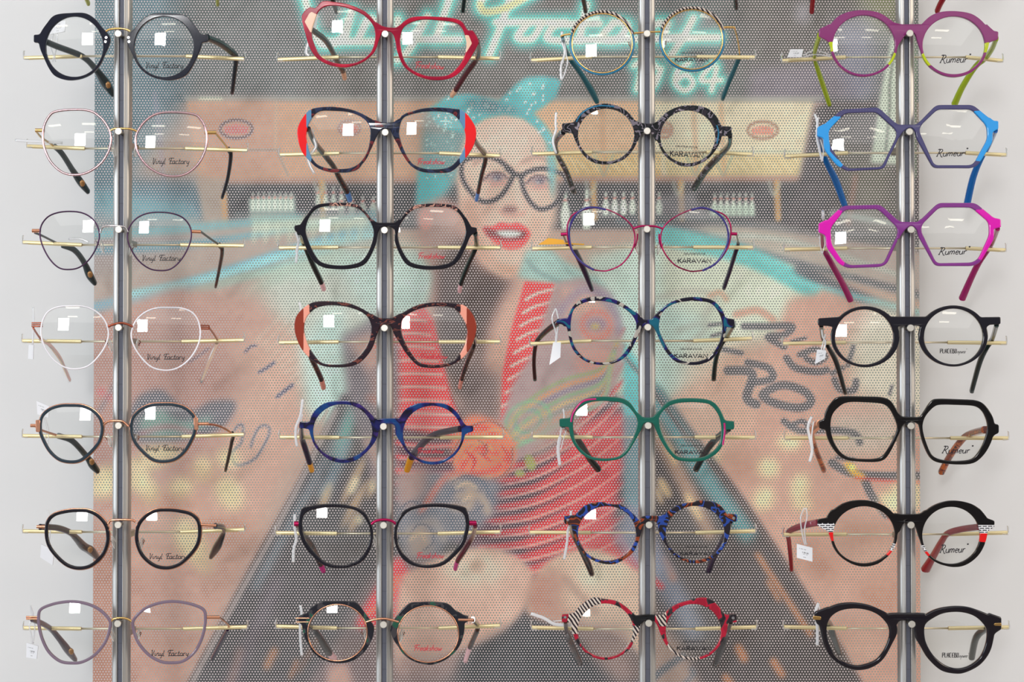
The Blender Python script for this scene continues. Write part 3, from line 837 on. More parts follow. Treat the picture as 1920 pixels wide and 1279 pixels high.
# ---- second column --------------------------------------------------------
G(id=21, org=O2(0), L=[(390,55),(432,58),(480,12),(560,16),(680,38),(790,88),(850,150),(900,215),(882,300),(850,380),(780,440),(700,477),(620,487),(520,467),(440,420),(390,350),(355,240),(330,130),(350,85)],
  Li=[(510,46),(600,45),(720,80),(800,130),(850,200),(857,290),(825,380),(750,440),(660,463),(560,453),(470,410),(425,330),(402,240),(425,150),(455,80)],
  R=[(1020,205),(1090,140),(1170,120),(1300,123),(1420,133),(1485,160),(1525,218),(1562,223),(1597,280),(1600,320),(1550,410),(1490,500),(1420,557),(1330,580),(1230,572),(1130,532),(1060,472),(1020,380),(1003,280)],
  Ri=[(1110,165),(1200,142),(1320,148),(1430,163),(1480,200),(1507,270),(1515,340),(1490,430),(1440,500),(1380,543),(1300,553),(1210,543),(1120,500),(1070,440),(1045,350),(1040,270),(1060,205)],
  mat=m_wine, half=4.8, bev=2.6, bridge=[(860,160),(905,188),(950,200),(1010,202),(1050,185),(1012,300),(990,250),(965,226),(905,226),(880,290)],
  accents=[(m_peach,[(385,100),(402,88),(445,110),(412,175),(395,238),(352,160)],'peach_inlay'),(m_peach,[(1480,250),(1532,258),(1555,315),(1508,392),(1495,320)],'peach_inlay')],
  sq=[(575,155),(1070,240)], pin=(930,245), print=('freak',1150,452,1355,496), slant=0.06,
  temples=[T([(380,200),(445,245),(500,290),(550,370),(600,470),(625,510),(638,560)],3,t_tort,[8,8,9,9,9,10,10],tm=t_peach,ti=5),
           T([(1595,300),(1605,350),(1590,420),(1520,520),(1440,645),(1410,685)],2,t_burg,[8,8,10,10,10,9],tm=t_peach,ti=4)],
  label='crimson angular eyeglasses hanging tilted, with peach corner inlays')
G(id=22, org=O2(180), L=[(410,93),(480,81),(580,81),(700,103),(800,148),(875,205),(862,290),(835,370),(790,450),(740,522),(680,548),(600,553),(520,547),(440,517),(385,467),(330,400),(300,300),(303,225),(340,155),(375,112)],
  Li=[(450,115),(560,108),(680,120),(770,160),(817,220),(822,300),(802,400),(760,470),(700,513),(620,527),(530,523),(450,498),(400,440),(372,350),(364,270),(387,190)],
  R=[(1000,205),(1080,140),(1170,98),(1300,84),(1420,93),(1485,105),(1542,160),(1584,240),(1577,330),(1532,420),(1470,492),(1400,547),(1300,555),(1200,548),(1120,507),(1060,430),(1020,350),(990,270)],
  Ri=[(1060,160),(1150,125),(1250,112),(1380,118),(1440,150),(1490,220),(1508,290),(1500,370),(1460,450),(1400,508),(1320,528),(1210,524),(1130,490),(1080,420),(1045,330),(1032,250)],
  mat=m_navytort, half=4.8, bev=2.4, kb=8, bridge=[(850,180),(930,194),(1000,190),(1040,165),(1020,330),(985,270),(960,235),(900,240),(870,280),(830,330)],
  accents=[(m_red,[(280,60),(364,60),(364,600),(280,600)],'red_corner'),(m_blueg,[(364,60),(400,60),(400,600),(364,600)],'blue_stripe'),(m_red,[(1506,60),(1620,60),(1620,600),(1506,600)],'red_corner'),(m_blueg,[(1468,60),(1506,60),(1506,600),(1468,600)],'blue_stripe')],
  sq=[(658,275),(1097,265)], dp=-0.05, pin=(930,262), print=('freak',1165,453,1360,492),
  temples=[T([(380,240),(420,330),(490,420),(560,510),(600,590),(655,690),(676,748)],2,t_tort,[8,8,9,9,10,11,10],tm=t_blue2,ti=5),
           T([(1570,310),(1610,370),(1650,420),(1650,470),(1622,580),(1600,690),(1588,745)],2,t_tort,[8,8,9,9,8,8,8],tm=t_blue2,ti=5)],
  label='large navy tortoise eyeglasses with bright red outer corners')
G(id=23, org=O2(360), L=[(430,98),(520,80),(640,79),(740,98),(800,160),(850,225),(872,330),(842,430),(785,520),(690,553),(580,557),(480,542),(410,492),(360,400),(333,320),(330,240),(372,160)],
  Li=[(470,110),(560,102),(680,105),(750,130),(810,195),(845,270),(840,350),(810,430),(760,498),(680,524),(580,529),(480,509),(430,460),(385,370),(360,280),(372,210),(412,145)],
  Rb=(998,1542,84,561), mat=m_blackv, half=4.6, bev=2.4, ends=[[(277,243),(320,236),(365,180),(372,330),(325,312),(278,278)],[(1505,190),(1550,252),(1592,258),(1592,287),(1550,312),(1515,350)]],
  bridge=[(835,195),(870,222),(1000,222),(1035,190),(1045,330),(1000,272),(960,247),(900,250),(862,330)],
  accents=[(m_pinktort,[(530,40),(800,40),(850,215),(780,190),(700,130),(530,130)],'tortoise_brow'),(m_pinktort,[(1075,160),(1110,40),(1450,40),(1450,138),(1150,138)],'tortoise_brow')],
  sq=[(482,222)], wrap=0.06, pin=(925,275), print=('freak',1170,440,1360,480),
  temples=[T([(310,290),(345,370),(400,500),(470,650),(488,698)],1,t_green,[8,9,10,10,10],tm=t_pink,ti=3),
           T([(1580,300),(1588,380),(1570,430),(1520,540),(1475,660),(1466,712)],1,t_green,[8,9,9,9,9,9],tm=t_pink,ti=4)],
  label='black eyeglasses with blush tortoise brows and pink temple tips')
G(id=24, org=O2(550), L=[(380,80),(440,60),(540,58),(660,70),(760,108),(850,165),(895,210),(872,290),(835,400),(760,492),(680,527),(580,533),(480,523),(400,477),(330,402),(286,300),(278,210),(310,138)],
  Li=[(440,105),(520,88),(640,95),(750,130),(810,180),(830,250),(810,360),(750,448),(680,498),(590,513),(480,503),(425,450),(375,370),(348,270),(358,190),(392,140)],
  R=[(990,195),(1050,145),(1150,90),(1270,66),(1400,70),(1500,88),(1560,150),(1588,230),(1572,330),(1520,432),(1440,502),(1350,533),(1240,537),(1160,517),(1080,432),(1030,350),(990,280)],
  Ri=[(1060,180),(1130,130),(1230,100),(1350,95),(1430,110),(1490,180),(1518,250),(1515,330),(1480,418),(1420,488),(1330,513),(1230,513),(1165,490),(1105,410),(1060,320),(1045,240)],
  mat=m_browntort, half=4.8, bev=2.4, kb=8, bridge=[(825,155),(880,180),(980,180),(1050,150),(1040,320),(990,250),(960,222),(890,228),(860,290),(820,330)],
  accents=[(m_rust,[(250,30),(344,30),(344,600),(250,600)],'rust_corner'),(m_salmon,[(344,30),(386,30),(386,600),(344,600)],'salmon_stripe'),(m_rust,[(1517,30),(1640,30),(1640,600),(1517,600)],'rust_corner'),(m_salmon,[(1474,30),(1517,30),(1517,600),(1474,600)],'salmon_stripe')],
  sq=[(512,188)], wrap=0.06, pin=(925,250), print=('freak',1185,438,1380,470),
  temples=[T([(320,250),(350,350),(400,470),(430,530),(470,620),(486,678)],1,t_tort,[8,9,9,9,10,10],tm=t_salm,ti=4),
           T([(1570,300),(1578,350),(1565,390),(1520,500),(1482,615),(1468,675)],1,t_tort,[8,8,8,8,8,8],tm=t_salm,ti=4)],
  label='dark brown tortoise eyeglasses with rust and salmon outer corners')
G(id=25, org=O2(730), L=[(560,86),(650,83),(740,103),(810,158),(858,215),(885,290),(862,370),(800,450),(720,512),(630,530),(540,512),(460,452),(408,370),(385,290),(393,210),(430,148),(490,103)],
  Li=['E',625,303,213,196], R=[(1040,195),(1090,135),(1170,101),(1270,97),(1370,109),(1440,158),(1490,230),(1508,300),(1482,400),(1420,482),(1340,532),(1260,542),(1180,522),(1100,462),(1040,380),(1003,300)],
  Ri=['E',1270,320,211,201], mat=m_marble, half=4.6, bev=2.4, ends=[[(314,232),(390,236),(400,290),(318,277)],[(1480,245),(1520,262),(1565,262),(1565,302),(1495,325)]],
  bridge=[(845,212),(1045,208),(1015,290),(1000,255),(960,247),(900,250),(885,300),(860,300)], yaw=0.0, pan=-0.13, wrap=0.04, pin=(918,268), print=('freak',1165,423,1355,460),
  temples=[T([(325,262),(330,345),(355,430),(385,525),(402,582)],1,t_purp,[8,10,11,11,11],tm=t_orange,ti=3),
           T([(1470,285),(1380,302),(1290,325),(1210,380),(1122,490),(1088,580)],2,t_purp,[10,10,11,12,14,13],tm=t_orange,ti=4)],
  label='marbled navy and royal blue round eyeglasses with orange temple tips')
G(id=26, org=O2(920), L=[(340,123),(420,104),(530,95),(650,103),(740,128),(792,165),(827,230),(845,310),(832,400),(792,482),(720,537),(610,560),(500,542),(418,482),(348,400),(318,320),(306,240),(318,160)],
  Li=[(372,152),(460,127),(560,121),(680,131),(750,162),(800,222),(822,292),(815,380),(770,463),(700,518),(610,538),(510,518),(432,454),(368,370),(338,280),(337,200)],
  Rb=(993,1537,92,558), mat=m_blackv, half=3.8, bev=2.0, sq=[(462,153)], wrap=0.06, pin=(918,250), print=('freak',1160,445,1355,485),
  tubes=[('bridge',m_mag_metal,[(825,246),(860,220),(920,209),(980,220),(1015,248)],10),('end_piece',m_mag_metal,[(272,240),(330,240)],19,0.002),('end_piece',m_mag_metal,[(1512,234),(1584,236)],19,0.002)],
  pads=[(852,370,1),(1000,365,-1)], padmat=m_gun,
  temples=[T([(300,250),(345,325),(400,400),(465,530),(485,575)],1,t_tort,[8,10,12,11,10],tm=t_magt,ti=3,tl='magenta temple tip'),
           T([(1578,250),(1558,330),(1500,430),(1452,505),(1435,560)],1,t_burg,[8,9,9,9,9],tm=t_magt,ti=3,tl='magenta temple tip')],
  label='black cat-eye eyeglasses with a curved magenta metal bridge')
G(id=27, org=O2(1079), L=[(480,188),(560,183),(680,186),(735,203),(780,262),(828,330),(851,380),(832,470),(780,552),(700,612),(590,632),(490,603),(408,542),(358,460),(335,380),(330,300),(370,265),(410,222)],
  Li=['E',588,410,213,203], R=[(1100,203),(1180,191),(1290,189),(1380,203),(1430,245),(1480,290),(1502,350),(1492,440),(1450,532),(1370,602),(1270,642),(1180,627),(1080,562),(1008,490),(968,400),(983,345),(1020,282)],
  Ri=['E',1240,420,219,203], mat=m_greend, half=4.2, bev=2.2, rings=[(M_ROSE,'Li',5,'inner_rim',-0.0016)],
  ends=[[(306,290),(345,280),(375,300),(370,345),(308,345)],[(1450,262),(1500,285),(1530,290),(1530,332),(1490,345)]],
  tubes=[('bridge',M_ROSE,[(795,334),(840,320),(900,311),(950,314),(1028,334)],9,-0.0012),('end_piece',M_ROSE,[(288,306),(385,306)],5,-0.0016),('end_piece',M_ROSE,[(288,334),(380,334)],5,-0.0016),('end_piece',M_ROSE,[(1455,318),(1566,320)],12,-0.0008)],
  sq=[(535,237)], wrap=0.055, pin=(918,355), print=('freak',1140,500,1340,540), pads=[(785,440,1),(1042,440,-1)],
  temples=[T([(330,330),(400,375),(450,430),(530,560),(565,598)],1,t_greyb,[8,9,10,12,11],tm=t_pink,ti=3),
           T([(1562,318),(1596,355),(1590,400),(1540,515),(1508,612)],1,t_tort,[8,8,9,9,9],tm=t_pink,ti=3)],
  label='rounded dark eyeglasses with green lower rims and rose gold inner rings')

# ---- third column ---------------------------------------------------------
G(id=31, org=O3(0), wire=True, r=8, L=ellipse(649,312,228,224,32), R=ellipse(1297,285,230,225,32), mat=m_bluewire, rings=[],
  tubes=[('bridge',M_GOLD,[(872,240),(970,232),(1073,228)],7.5),('end_piece',M_GOLD,[(350,262),(382,250),(425,246)],8),('end_piece',M_GOLD,[(1520,198),(1560,196),(1605,198)],9),
         ('inner_rim',M_GOLD,[(649+217*math.cos(a),312+213*math.sin(a)) for a in [i*math.pi/16 for i in range(33)]],5,-0.0004),('inner_rim',M_GOLD,[(1297+219*math.cos(a),285+214*math.sin(a)) for a in [i*math.pi/16 for i in range(33)]],5,-0.0004),
         ('striped_brow',m_zebra,[(649+232*math.cos(a),312-228*math.sin(a)) for a in [0.3+i*2.5/14 for i in range(15)]],10.5,-0.0009),('striped_brow',m_zebra,[(1297+234*math.cos(a),285-229*math.sin(a)) for a in [0.3+i*2.5/14 for i in range(15)]],10.5,-0.0009)],
  sq=[(578,330)], wrap=0.06, pin=(972,242), print=('karavan',1175,418,1412,445), pads=[(868,330,1),(1085,325,-1)], padmat=M_ROSE,
  temples=[T([(365,270),(390,370),(430,440),(490,520),(570,650),(612,732)],1,t_teal,[6,8,9,9,12,10]),
           T([(1603,205),(1626,290),(1638,400),(1622,450),(1570,570),(1516,710)],2,M_GOLD,[4,4,6,8,9,8],tm=t_teal,ti=2,thin=True)],
  label='round petrol-blue and gold wire eyeglasses with black-white striped brows')
G(id=32, org=O3(180), L=[(560,80),(650,57),(740,66),(820,105),(875,165),(912,220),(905,310),(870,390),(800,460),(700,492),(600,484),(520,432),(468,350),(438,270),(443,200),(490,128)],
  Li=['E',677,282,202,190], R=[(1045,190),(1110,120),(1200,78),(1300,69),(1400,88),(1462,138),(1502,210),(1507,300),(1472,382),(1400,462),(1300,505),(1200,498),(1120,432),(1060,350),(1025,270)],
  Ri=['E',1265,295,197,190], mat=m_greyt, half=4.6, bev=2.4, ends=[[(358,200),(450,190),(450,268),(362,264)],[(1495,218),(1580,222),(1580,292),(1505,287)]],
  bridge=[(880,180),(950,200),(1010,200),(1060,180),(1040,330),(1000,262),(940,262),(900,330)], yaw=0.0, pan=-0.15, wrap=0.04, pin=(973,252), print=('karavan',1140,402,1375,440), slant=0.06,
  tubes=[('turquoise_inlay',m_bluewire,[(463,188),(498,132),(560,90),(640,72),(735,79)],6,-0.0016),('turquoise_inlay',m_bluewire,[(1472,212),(1486,270),(1474,345)],6,-0.0016)],
  temples=[T([(370,258),(318,320),(325,415),(390,540),(445,690)],2,m_greyt,[9,9,9,10,11]),
           T([(1570,285),(1562,350),(1500,425),(1400,530),(1310,665)],2,m_greyt,[9,9,11,12,13])],
  label='round black and grey mottled eyeglasses with turquoise inlay lines')
G(id=33, org=O3(360), wire=True, r=5.5, L=[(560,118),(650,118),(740,150),(820,200),(870,260),(885,340),(860,430),(790,520),(700,563),(640,568),(560,550),(480,490),(420,400),(398,300),(405,220),(450,155)],
  Rb=(1070,1577,120,572), mat=m_wiremag, sq=[(560,175)], wrap=0.06, pin=(972,268), print=('karavan',1195,482,1430,511),
  tubes=[('bridge',m_wiremag,[(875,262),(925,247),(975,245),(1030,248),(1085,264)],8),('end_piece',m_wiremag,[(352,304),(398,302)],13,0.001),('end_piece',m_wiremag,[(1572,300),(1620,302)],12,0.001),
         ('crescent_inlay',m_indigo,[(675,128),(600,112),(520,120),(455,170),(414,260),(414,340),(438,430),(505,510),(590,562)],8,-0.0006),('crescent_inlay',m_indigo,[(1290,130),(1370,114),(1460,142),(1530,210),(1557,300),(1542,400),(1472,510),(1370,568)],8,-0.0006),
         ('pad_bracket',m_wiremag,[(905,300),(900,350),(885,395)],6,0.0015),('pad_bracket',m_wiremag,[(1060,300),(1062,350),(1075,395)],6,0.0015)],
  pads=[(905,400,1),(1062,400,-1)], padmat=m_wiremag,
  temples=[T([(370,312),(400,375),(450,420),(510,540),(575,702)],1,m_gun,[5,7,10,11,8],tm=t_purp,ti=1,thin=True),
           T([(1617,305),(1628,375),(1610,430),(1570,560),(1526,690)],1,m_gun,[6,6,8,8,8],tm=t_purp,ti=1,thin=True)],
  label='thin raspberry wire eyeglasses with indigo crescents on the outer rims')
G(id=34, org=O3(540), L=[(460,110),(530,72),(640,63),(740,83),(830,133),(900,190),(935,240),(920,310),(882,400),(832,482),(760,533),(660,553),(560,542),(478,492),(427,420),(402,320),(393,250),(418,170)],
  Li=[(470,132),(560,96),(660,96),(760,122),(840,172),(885,230),(893,290),(858,390),(808,468),(740,522),(650,537),(560,522),(492,478),(443,400),(423,300),(433,190)],
  R=[(1015,240),(1060,170),(1120,115),(1220,74),(1330,66),(1430,83),(1492,130),(1532,200),(1543,290),(1512,402),(1450,502),(1370,547),(1270,554),(1180,532),(1108,460),(1060,370),(1030,290)],
  Ri=[(1080,182),(1150,122),(1250,97),(1360,97),(1430,112),(1478,160),(1508,230),(1513,300),(1488,400),(1430,486),(1350,526),(1260,531),(1190,508),(1133,450),(1083,360),(1058,280)],
  mat=m_bluesh, half=4.2, bev=2.1, kb=8, ends=[[(312,240),(345,222),(402,215),(402,278),(345,275)],[(1515,213),(1600,225),(1602,262),(1580,287),(1520,278)]],
  bridge=[(885,175),(940,228),(1010,228),(1075,160),(1060,320),(1010,265),(950,262),(915,320)], yaw=0.0, pan=-0.13, wrap=0.04, pin=(978,283), print=('karavan',1170,475,1405,504),
  temples=[T([(340,245),(260,300),(190,368),(168,420),(158,530),(165,655)],2,t_black,[10,8,7,8,8,8]),
           T([(1590,270),(1545,345),(1495,425),(1465,530),(1452,655)],1,t_green,[8,9,9,9,10])],
  label='indigo, teal and ivory shell eyeglasses whose left temple swings outward')
G(id=35, org=O3(730), poly=True, cut=11, L=[(435,150),(490,85),(560,55),(680,51),(800,63),(850,92),(905,175),(940,225),(930,290),(882,380),(832,462),(772,507),(660,520),(560,507),(488,457),(438,390),(413,320),(407,230)],
  Li=[(475,140),(550,92),(660,82),(790,95),(840,125),(893,190),(906,240),(878,340),(828,430),(770,488),(670,500),(570,488),(503,440),(453,370),(438,280),(443,190)],
  R=[(1020,210),(1060,150),(1120,85),(1210,64),(1320,63),(1425,74),(1485,120),(1524,190),(1542,260),(1532,370),(1490,452),(1400,512),(1290,525),(1180,512),(1128,460),(1070,370),(1033,290)],
  Ri=[(1055,190),(1120,122),(1190,97),(1300,92),(1410,100),(1452,132),(1490,190),(1508,260),(1503,370),(1468,430),(1390,488),(1290,498),(1190,488),(1152,450),(1092,350),(1062,260)],
  mat=m_green, half=4.2, bev=2.2, ends=[[(340,212),(420,206),(420,272),(343,272)],[(1515,222),(1600,230),(1598,290),(1530,292)]],
  bridge=[(895,165),(945,203),(1010,203),(1065,155),(1060,310),(1010,240),(950,240),(910,310)], sq=[(510,140)], wrap=0.06, pin=(980,262), print=('karavan',1175,440,1410,466),
  tubes=[('magenta_strip',m_pinkst,[(424,235),(440,170),(490,102),(540,76),(605,70)],8,-0.0013),('magenta_strip',m_pinkst,[(1527,242),(1529,310),(1516,400)],8,-0.0013)],
  temples=[T([(370,262),(440,320),(500,400),(560,500),(620,575)],1,t_green,[9,9,11,12,13]),
           T([(1560,285),(1475,352),(1400,440),(1325,575)],1,t_green,[9,11,12,12])],
  label='bottle green eyeglasses with magenta strips along the outer rims')
G(id=36, org=O3(920), L=[(520,110),(580,88),(655,82),(700,98),(790,103),(865,160),(912,210),(935,270),(915,350),(882,430),(832,478),(740,527),(640,522),(560,487),(500,420),(450,330),(428,250),(440,195),(480,148)],
  Li=['E',683,308,209,197], R=[(1070,190),(1120,150),(1200,100),(1310,82),(1330,72),(1400,71),(1470,88),(1522,130),(1562,200),(1570,280),(1540,382),(1480,462),(1400,507),(1320,523),(1230,502),(1138,430),(1080,350),(1053,270)],
  Ri=['E',1317,305,211,195], mat=m_bltort, half=4.6, bev=2.3, ends=[[(374,182),(450,176),(445,242),(377,240)],[(1550,165),(1620,170),(1618,224),(1565,224)]],
  bridge=[(920,190),(960,180),(1050,180),(1085,190),(1075,280),(1050,240),(1020,215),(975,213),(945,245),(930,295)], sq=[(572,165)], wrap=0.06, pin=(987,248), print=('karavan',1210,440,1445,465),
  rivets=[(401,210),(1594,197)],
  temples=[T([(415,225),(440,310),(500,430),(545,520),(575,598)],1,t_tort,[9,9,10,13,11]),
           T([(1575,215),(1535,310),(1490,410),(1445,500),(1415,578)],1,t_purp,[9,9,10,11,11])],
  label='blue and amber tortoise eyeglasses with keyhole bridge and notched rims')
G(id=37, org=O3(1079), L=[(480,230),(540,180),(603,156),(640,165),(740,180),(800,210),(862,262),(905,310),(920,380),(882,460),(852,522),(790,567),(700,603),(620,595),(540,552),(478,500),(438,420),(426,340),(448,270)],
  Li=['E',672,395,200,194], R=[(1085,290),(1110,260),(1180,208),(1280,178),(1370,157),(1440,178),(1502,240),(1547,310),(1547,400),(1512,482),(1440,552),(1340,605),(1250,598),(1158,550),(1108,500),(1060,400),(1050,340)],
  Ri=['E',1305,398,199,193], mat=m_redz, half=4.6, bev=2.3, ends=[[(358,280),(450,273),(440,337),(358,337)],[(1530,283),(1615,275),(1618,337),(1540,340)]],
  bridge=[(885,290),(960,278),(1030,280),(1100,290),(1100,370),(1050,360),(1020,325),(960,320),(930,350),(900,350)],
  accents=[(m_black,[(860,262),(1028,262),(1028,345),(960,345),(900,372),(872,340)],'black_bridge'),(m_zebra,[(395,330),(420,240),(560,130),(640,130),(640,215),(520,260),(478,420),(395,420)],'zebra_panel'),(m_zebra,[(850,360),(960,360),(940,480),(850,480)],'zebra_panel'),(m_zebra,[(1025,270),(1110,270),(1110,365),(1060,365)],'zebra_panel'),(m_zebra,[(1120,490),(1200,470),(1350,560),(1350,640),(1100,640)],'zebra_panel')],
  sq=[(530,262)], wrap=0.06, pin=(985,345), print=('karavan',1190,510,1430,539), rivets=[(382,300),(1590,305)],
  temples=[T([(385,325),(395,400),(430,500),(490,632)],1,t_tort,[9,9,12,11]),
           T([(1575,330),(1550,400),(1515,500),(1465,638)],1,t_greyb,[9,9,15,12])],
  label='red eyeglasses with zebra-striped patches and keyhole bridge')

# ---- fourth column --------------------------------------------------------
G(id=41, org=O4(0), L=[(520,185),(580,120),(670,84),(770,76),(870,93),(950,140),(1000,190),(1020,280),(1002,360),(962,450),(880,522),(780,550),(680,532),(590,462),(537,370),(507,290),(500,235)],
  Li=['E',765,325,224,212], R=[(1170,190),(1240,120),(1320,88),(1430,83),(1540,103),(1620,160),(1662,230),(1662,330),(1622,430),(1540,522),(1430,557),(1330,542),(1238,480),(1188,400),(1152,300),(1150,230)],
  Ri=['E',1412,328,224,208], mat=m_purple, half=5.0, bev=2.4, ends=[[(443,212),(520,175),(530,310),(440,264)],[(1640,170),(1700,225),(1732,230),(1730,287),(1655,310)]],
  bridge=[(980,165),(1040,178),(1180,175),(1200,290),(1165,310),(1130,240),(1090,222),(1060,260),(1030,300),(1000,330)],
  accents=[(m_lime,[(480,305),(556,305),(556,372),(500,372)],'lime_inlay'),(m_lime,[(925,440),(985,380),(1010,420),(950,480)],'lime_inlay'),(m_lime,[(1170,390),(1205,385),(1250,470),(1215,480)],'lime_inlay'),(m_lime,[(1620,315),(1700,300),(1690,380),(1620,380)],'lime_inlay')],
  sq=[(565,290)], wrap=0.05, pin=(1098,240), print=('rumeur',1310,398,1535,452), slant=-0.02,
  temples=[T([(448,255),(418,350),(412,420),(435,500),(475,620),(518,750)],2,t_lime,[9,8,7,9,10,9]),
           T([(1720,275),(1690,350),(1640,420),(1570,480),(1480,620),(1420,750)],2,t_lime,[9,8,8,9,11,13])],
  label='translucent plum round eyeglasses with lime inlays and lime temples')
G(id=42, org=O4(180), poly=True, cut=8, L=[(605,100),(868,82),(1010,212),(1008,300),(915,518),(885,530),(643,543),(570,500),(478,385),(468,215)],
  Li=[(628,126),(855,118),(1000,250),(1000,298),(893,513),(655,524),(605,490),(518,355),(510,248)],
  R=[(1285,66),(1550,66),(1690,180),(1692,330),(1587,500),(1540,521),(1265,521),(1140,300),(1140,215)],
  Ri=[(1295,98),(1540,98),(1650,215),(1655,310),(1562,480),(1530,500),(1272,500),(1165,262),(1172,215)],
  mat=m_slate, half=4.8, bev=2.3, ends=[[(430,227),(480,203),(498,310),(428,292)],[(1665,160),(1700,180),(1733,182),(1733,240),(1688,262),(1680,250)]],
  bridge=[(985,195),(1010,208),(1150,208),(1175,185),(1175,320),(1135,255),(1105,225),(1070,240),(1045,260),(1005,320)],
  accents=[(m_blue,[(380,150),(600,150),(520,240),(520,400),(612,500),(560,560),(380,560)],'blue_corner'),(m_blue,[(1550,110),(1618,108),(1800,108),(1800,480),(1575,470),(1640,330),(1640,210)],'blue_corner')],
  sq=[(608,325)], wrap=0.05, pin=(1095,258), print=('rumeur',1285,385,1512,435), slant=-0.02,
  temples=[T([(450,280),(465,380),(500,480),(565,610),(630,790)],1,t_blue,[9,10,11,14,12]),
           T([(1715,245),(1670,340),(1600,470),(1550,600),(1508,790)],1,t_blue,[9,10,11,13,14])],
  label='octagonal slate-violet eyeglasses with azure blue corners and temples')
G(id=43, org=O4(370), poly=True, cut=8, L=[(612,62),(885,54),(1020,175),(1018,290),(932,480),(885,503),(648,511),(585,480),(495,360),(485,180)],
  Li=[(630,90),(870,86),(1005,217),(1010,262),(907,478),(662,490),(608,455),(532,340),(525,220)],
  R=[(1300,41),(1567,41),(1702,150),(1702,300),(1602,470),(1552,496),(1278,496),(1152,270),(1152,185)],
  Ri=[(1307,74),(1540,74),(1665,180),(1668,272),(1592,440),(1545,470),(1287,475),(1180,252),(1180,200)],
  mat=m_violet, half=4.8, bev=2.3, ends=[[(440,188),(500,160),(510,285),(438,252)],[(1685,145),(1750,158),(1752,217),(1698,230)]],
  bridge=[(1000,160),(1030,178),(1160,178),(1185,155),(1185,300),(1150,235),(1110,200),(1070,225),(1035,270),(1010,310)],
  accents=[(m_magenta,[(380,120),(612,95),(540,200),(530,340),(625,480),(560,560),(380,560)],'magenta_corner'),(m_magenta,[(1560,90),(1800,90),(1800,460),(1590,450),(1655,300),(1655,190)],'magenta_corner')],
  sq=[(625,272)], wrap=0.05, pin=(1107,233), print=('rumeur',1300,362,1528,412), slant=-0.02,
  temples=[T([(460,240),(475,360),(530,470),(605,605),(670,738)],1,t_mag,[9,10,11,12,13]),
           T([(1730,222),(1680,340),(1600,460),(1540,580),(1475,728)],1,t_mag,[9,10,11,12,14])],
  label='octagonal violet eyeglasses with hot magenta corners and temples')
G(id=44, org=O4(550), L=ellipse(775,313,246,220,32), Li=['E',768,315,210,198], R=ellipse(1408,307,249,220,32), Ri=['E',1410,311,212,200],
  mat=m_blackv, half=4.8, bev=2.3, ke=3, kb=3, ends=[[(436,180),(600,170),(570,250),(510,236),(436,233)],[(1590,172),(1748,170),(1748,223),(1668,228),(1630,260)]],
  bridge=[(940,168),(1240,168),(1200,250),(1160,235),(1120,232),(1020,235),(990,260)], sq=[(632,255)], wrap=0.05, pin=(1103,250), print=('placebo',1315,400,1507,432),
  temples=[T([(460,225),(472,320),(510,385),(570,500),(632,715)],1,t_black,[9,8,8,10,8]),
           T([(1722,225),(1690,330),(1645,400),(1600,500),(1543,705)],1,t_green,[9,8,9,10,9])],
  label='black round keyhole eyeglasses with a wide straight top bar')
G(id=45, org=O4(720), poly=True, cut=16, L=[(560,95),(620,87),(905,92),(965,120),(1025,230),(1030,310),(1002,400),(935,530),(880,563),(750,562),(625,548),(565,500),(508,410),(488,330),(478,230),(505,165)],
  Li=[(620,138),(680,128),(895,138),(950,170),(1002,280),(1007,330),(962,430),(903,522),(840,541),(680,537),(607,507),(548,420),(523,330),(528,240),(560,185)],
  R=[(1250,112),(1300,104),(1580,114),(1640,150),(1692,230),(1707,290),(1692,400),(1640,502),(1560,577),(1430,582),(1280,567),(1228,520),(1178,400),(1163,300),(1185,215)],
  Ri=[(1275,155),(1330,148),(1570,156),(1622,198),(1652,270),(1657,330),(1622,440),(1572,518),(1530,548),(1400,557),(1280,537),(1238,490),(1198,380),(1183,300),(1205,230)],
  mat=m_black, half=5.0, bev=2.6, ends=[[(440,265),(490,250),(505,335),(443,320)],[(1685,282),(1736,293),(1736,352),(1685,378)]],
  bridge=[(1000,205),(1040,235),(1170,238),(1215,190),(1195,350),(1160,290),(1110,265),(1070,280),(1040,300),(1000,380)], yaw=-0.02, pan=-0.12, wrap=0.05, pin=(1106,303), print=('rumeur',1325,448,1552,498),
  temples=[T([(455,285),(390,345),(405,410),(435,510),(478,620)],2,M_ROSE,[16,14,9,10,10],tm=t_amber,ti=2,tl='amber tortoise temple tip'),
           T([(1640,330),(1520,365),(1450,430),(1380,530),(1325,635)],1,t_amber,[15,12,12,12,13])],
  label='black thick angular eyeglasses with amber tortoise temples')
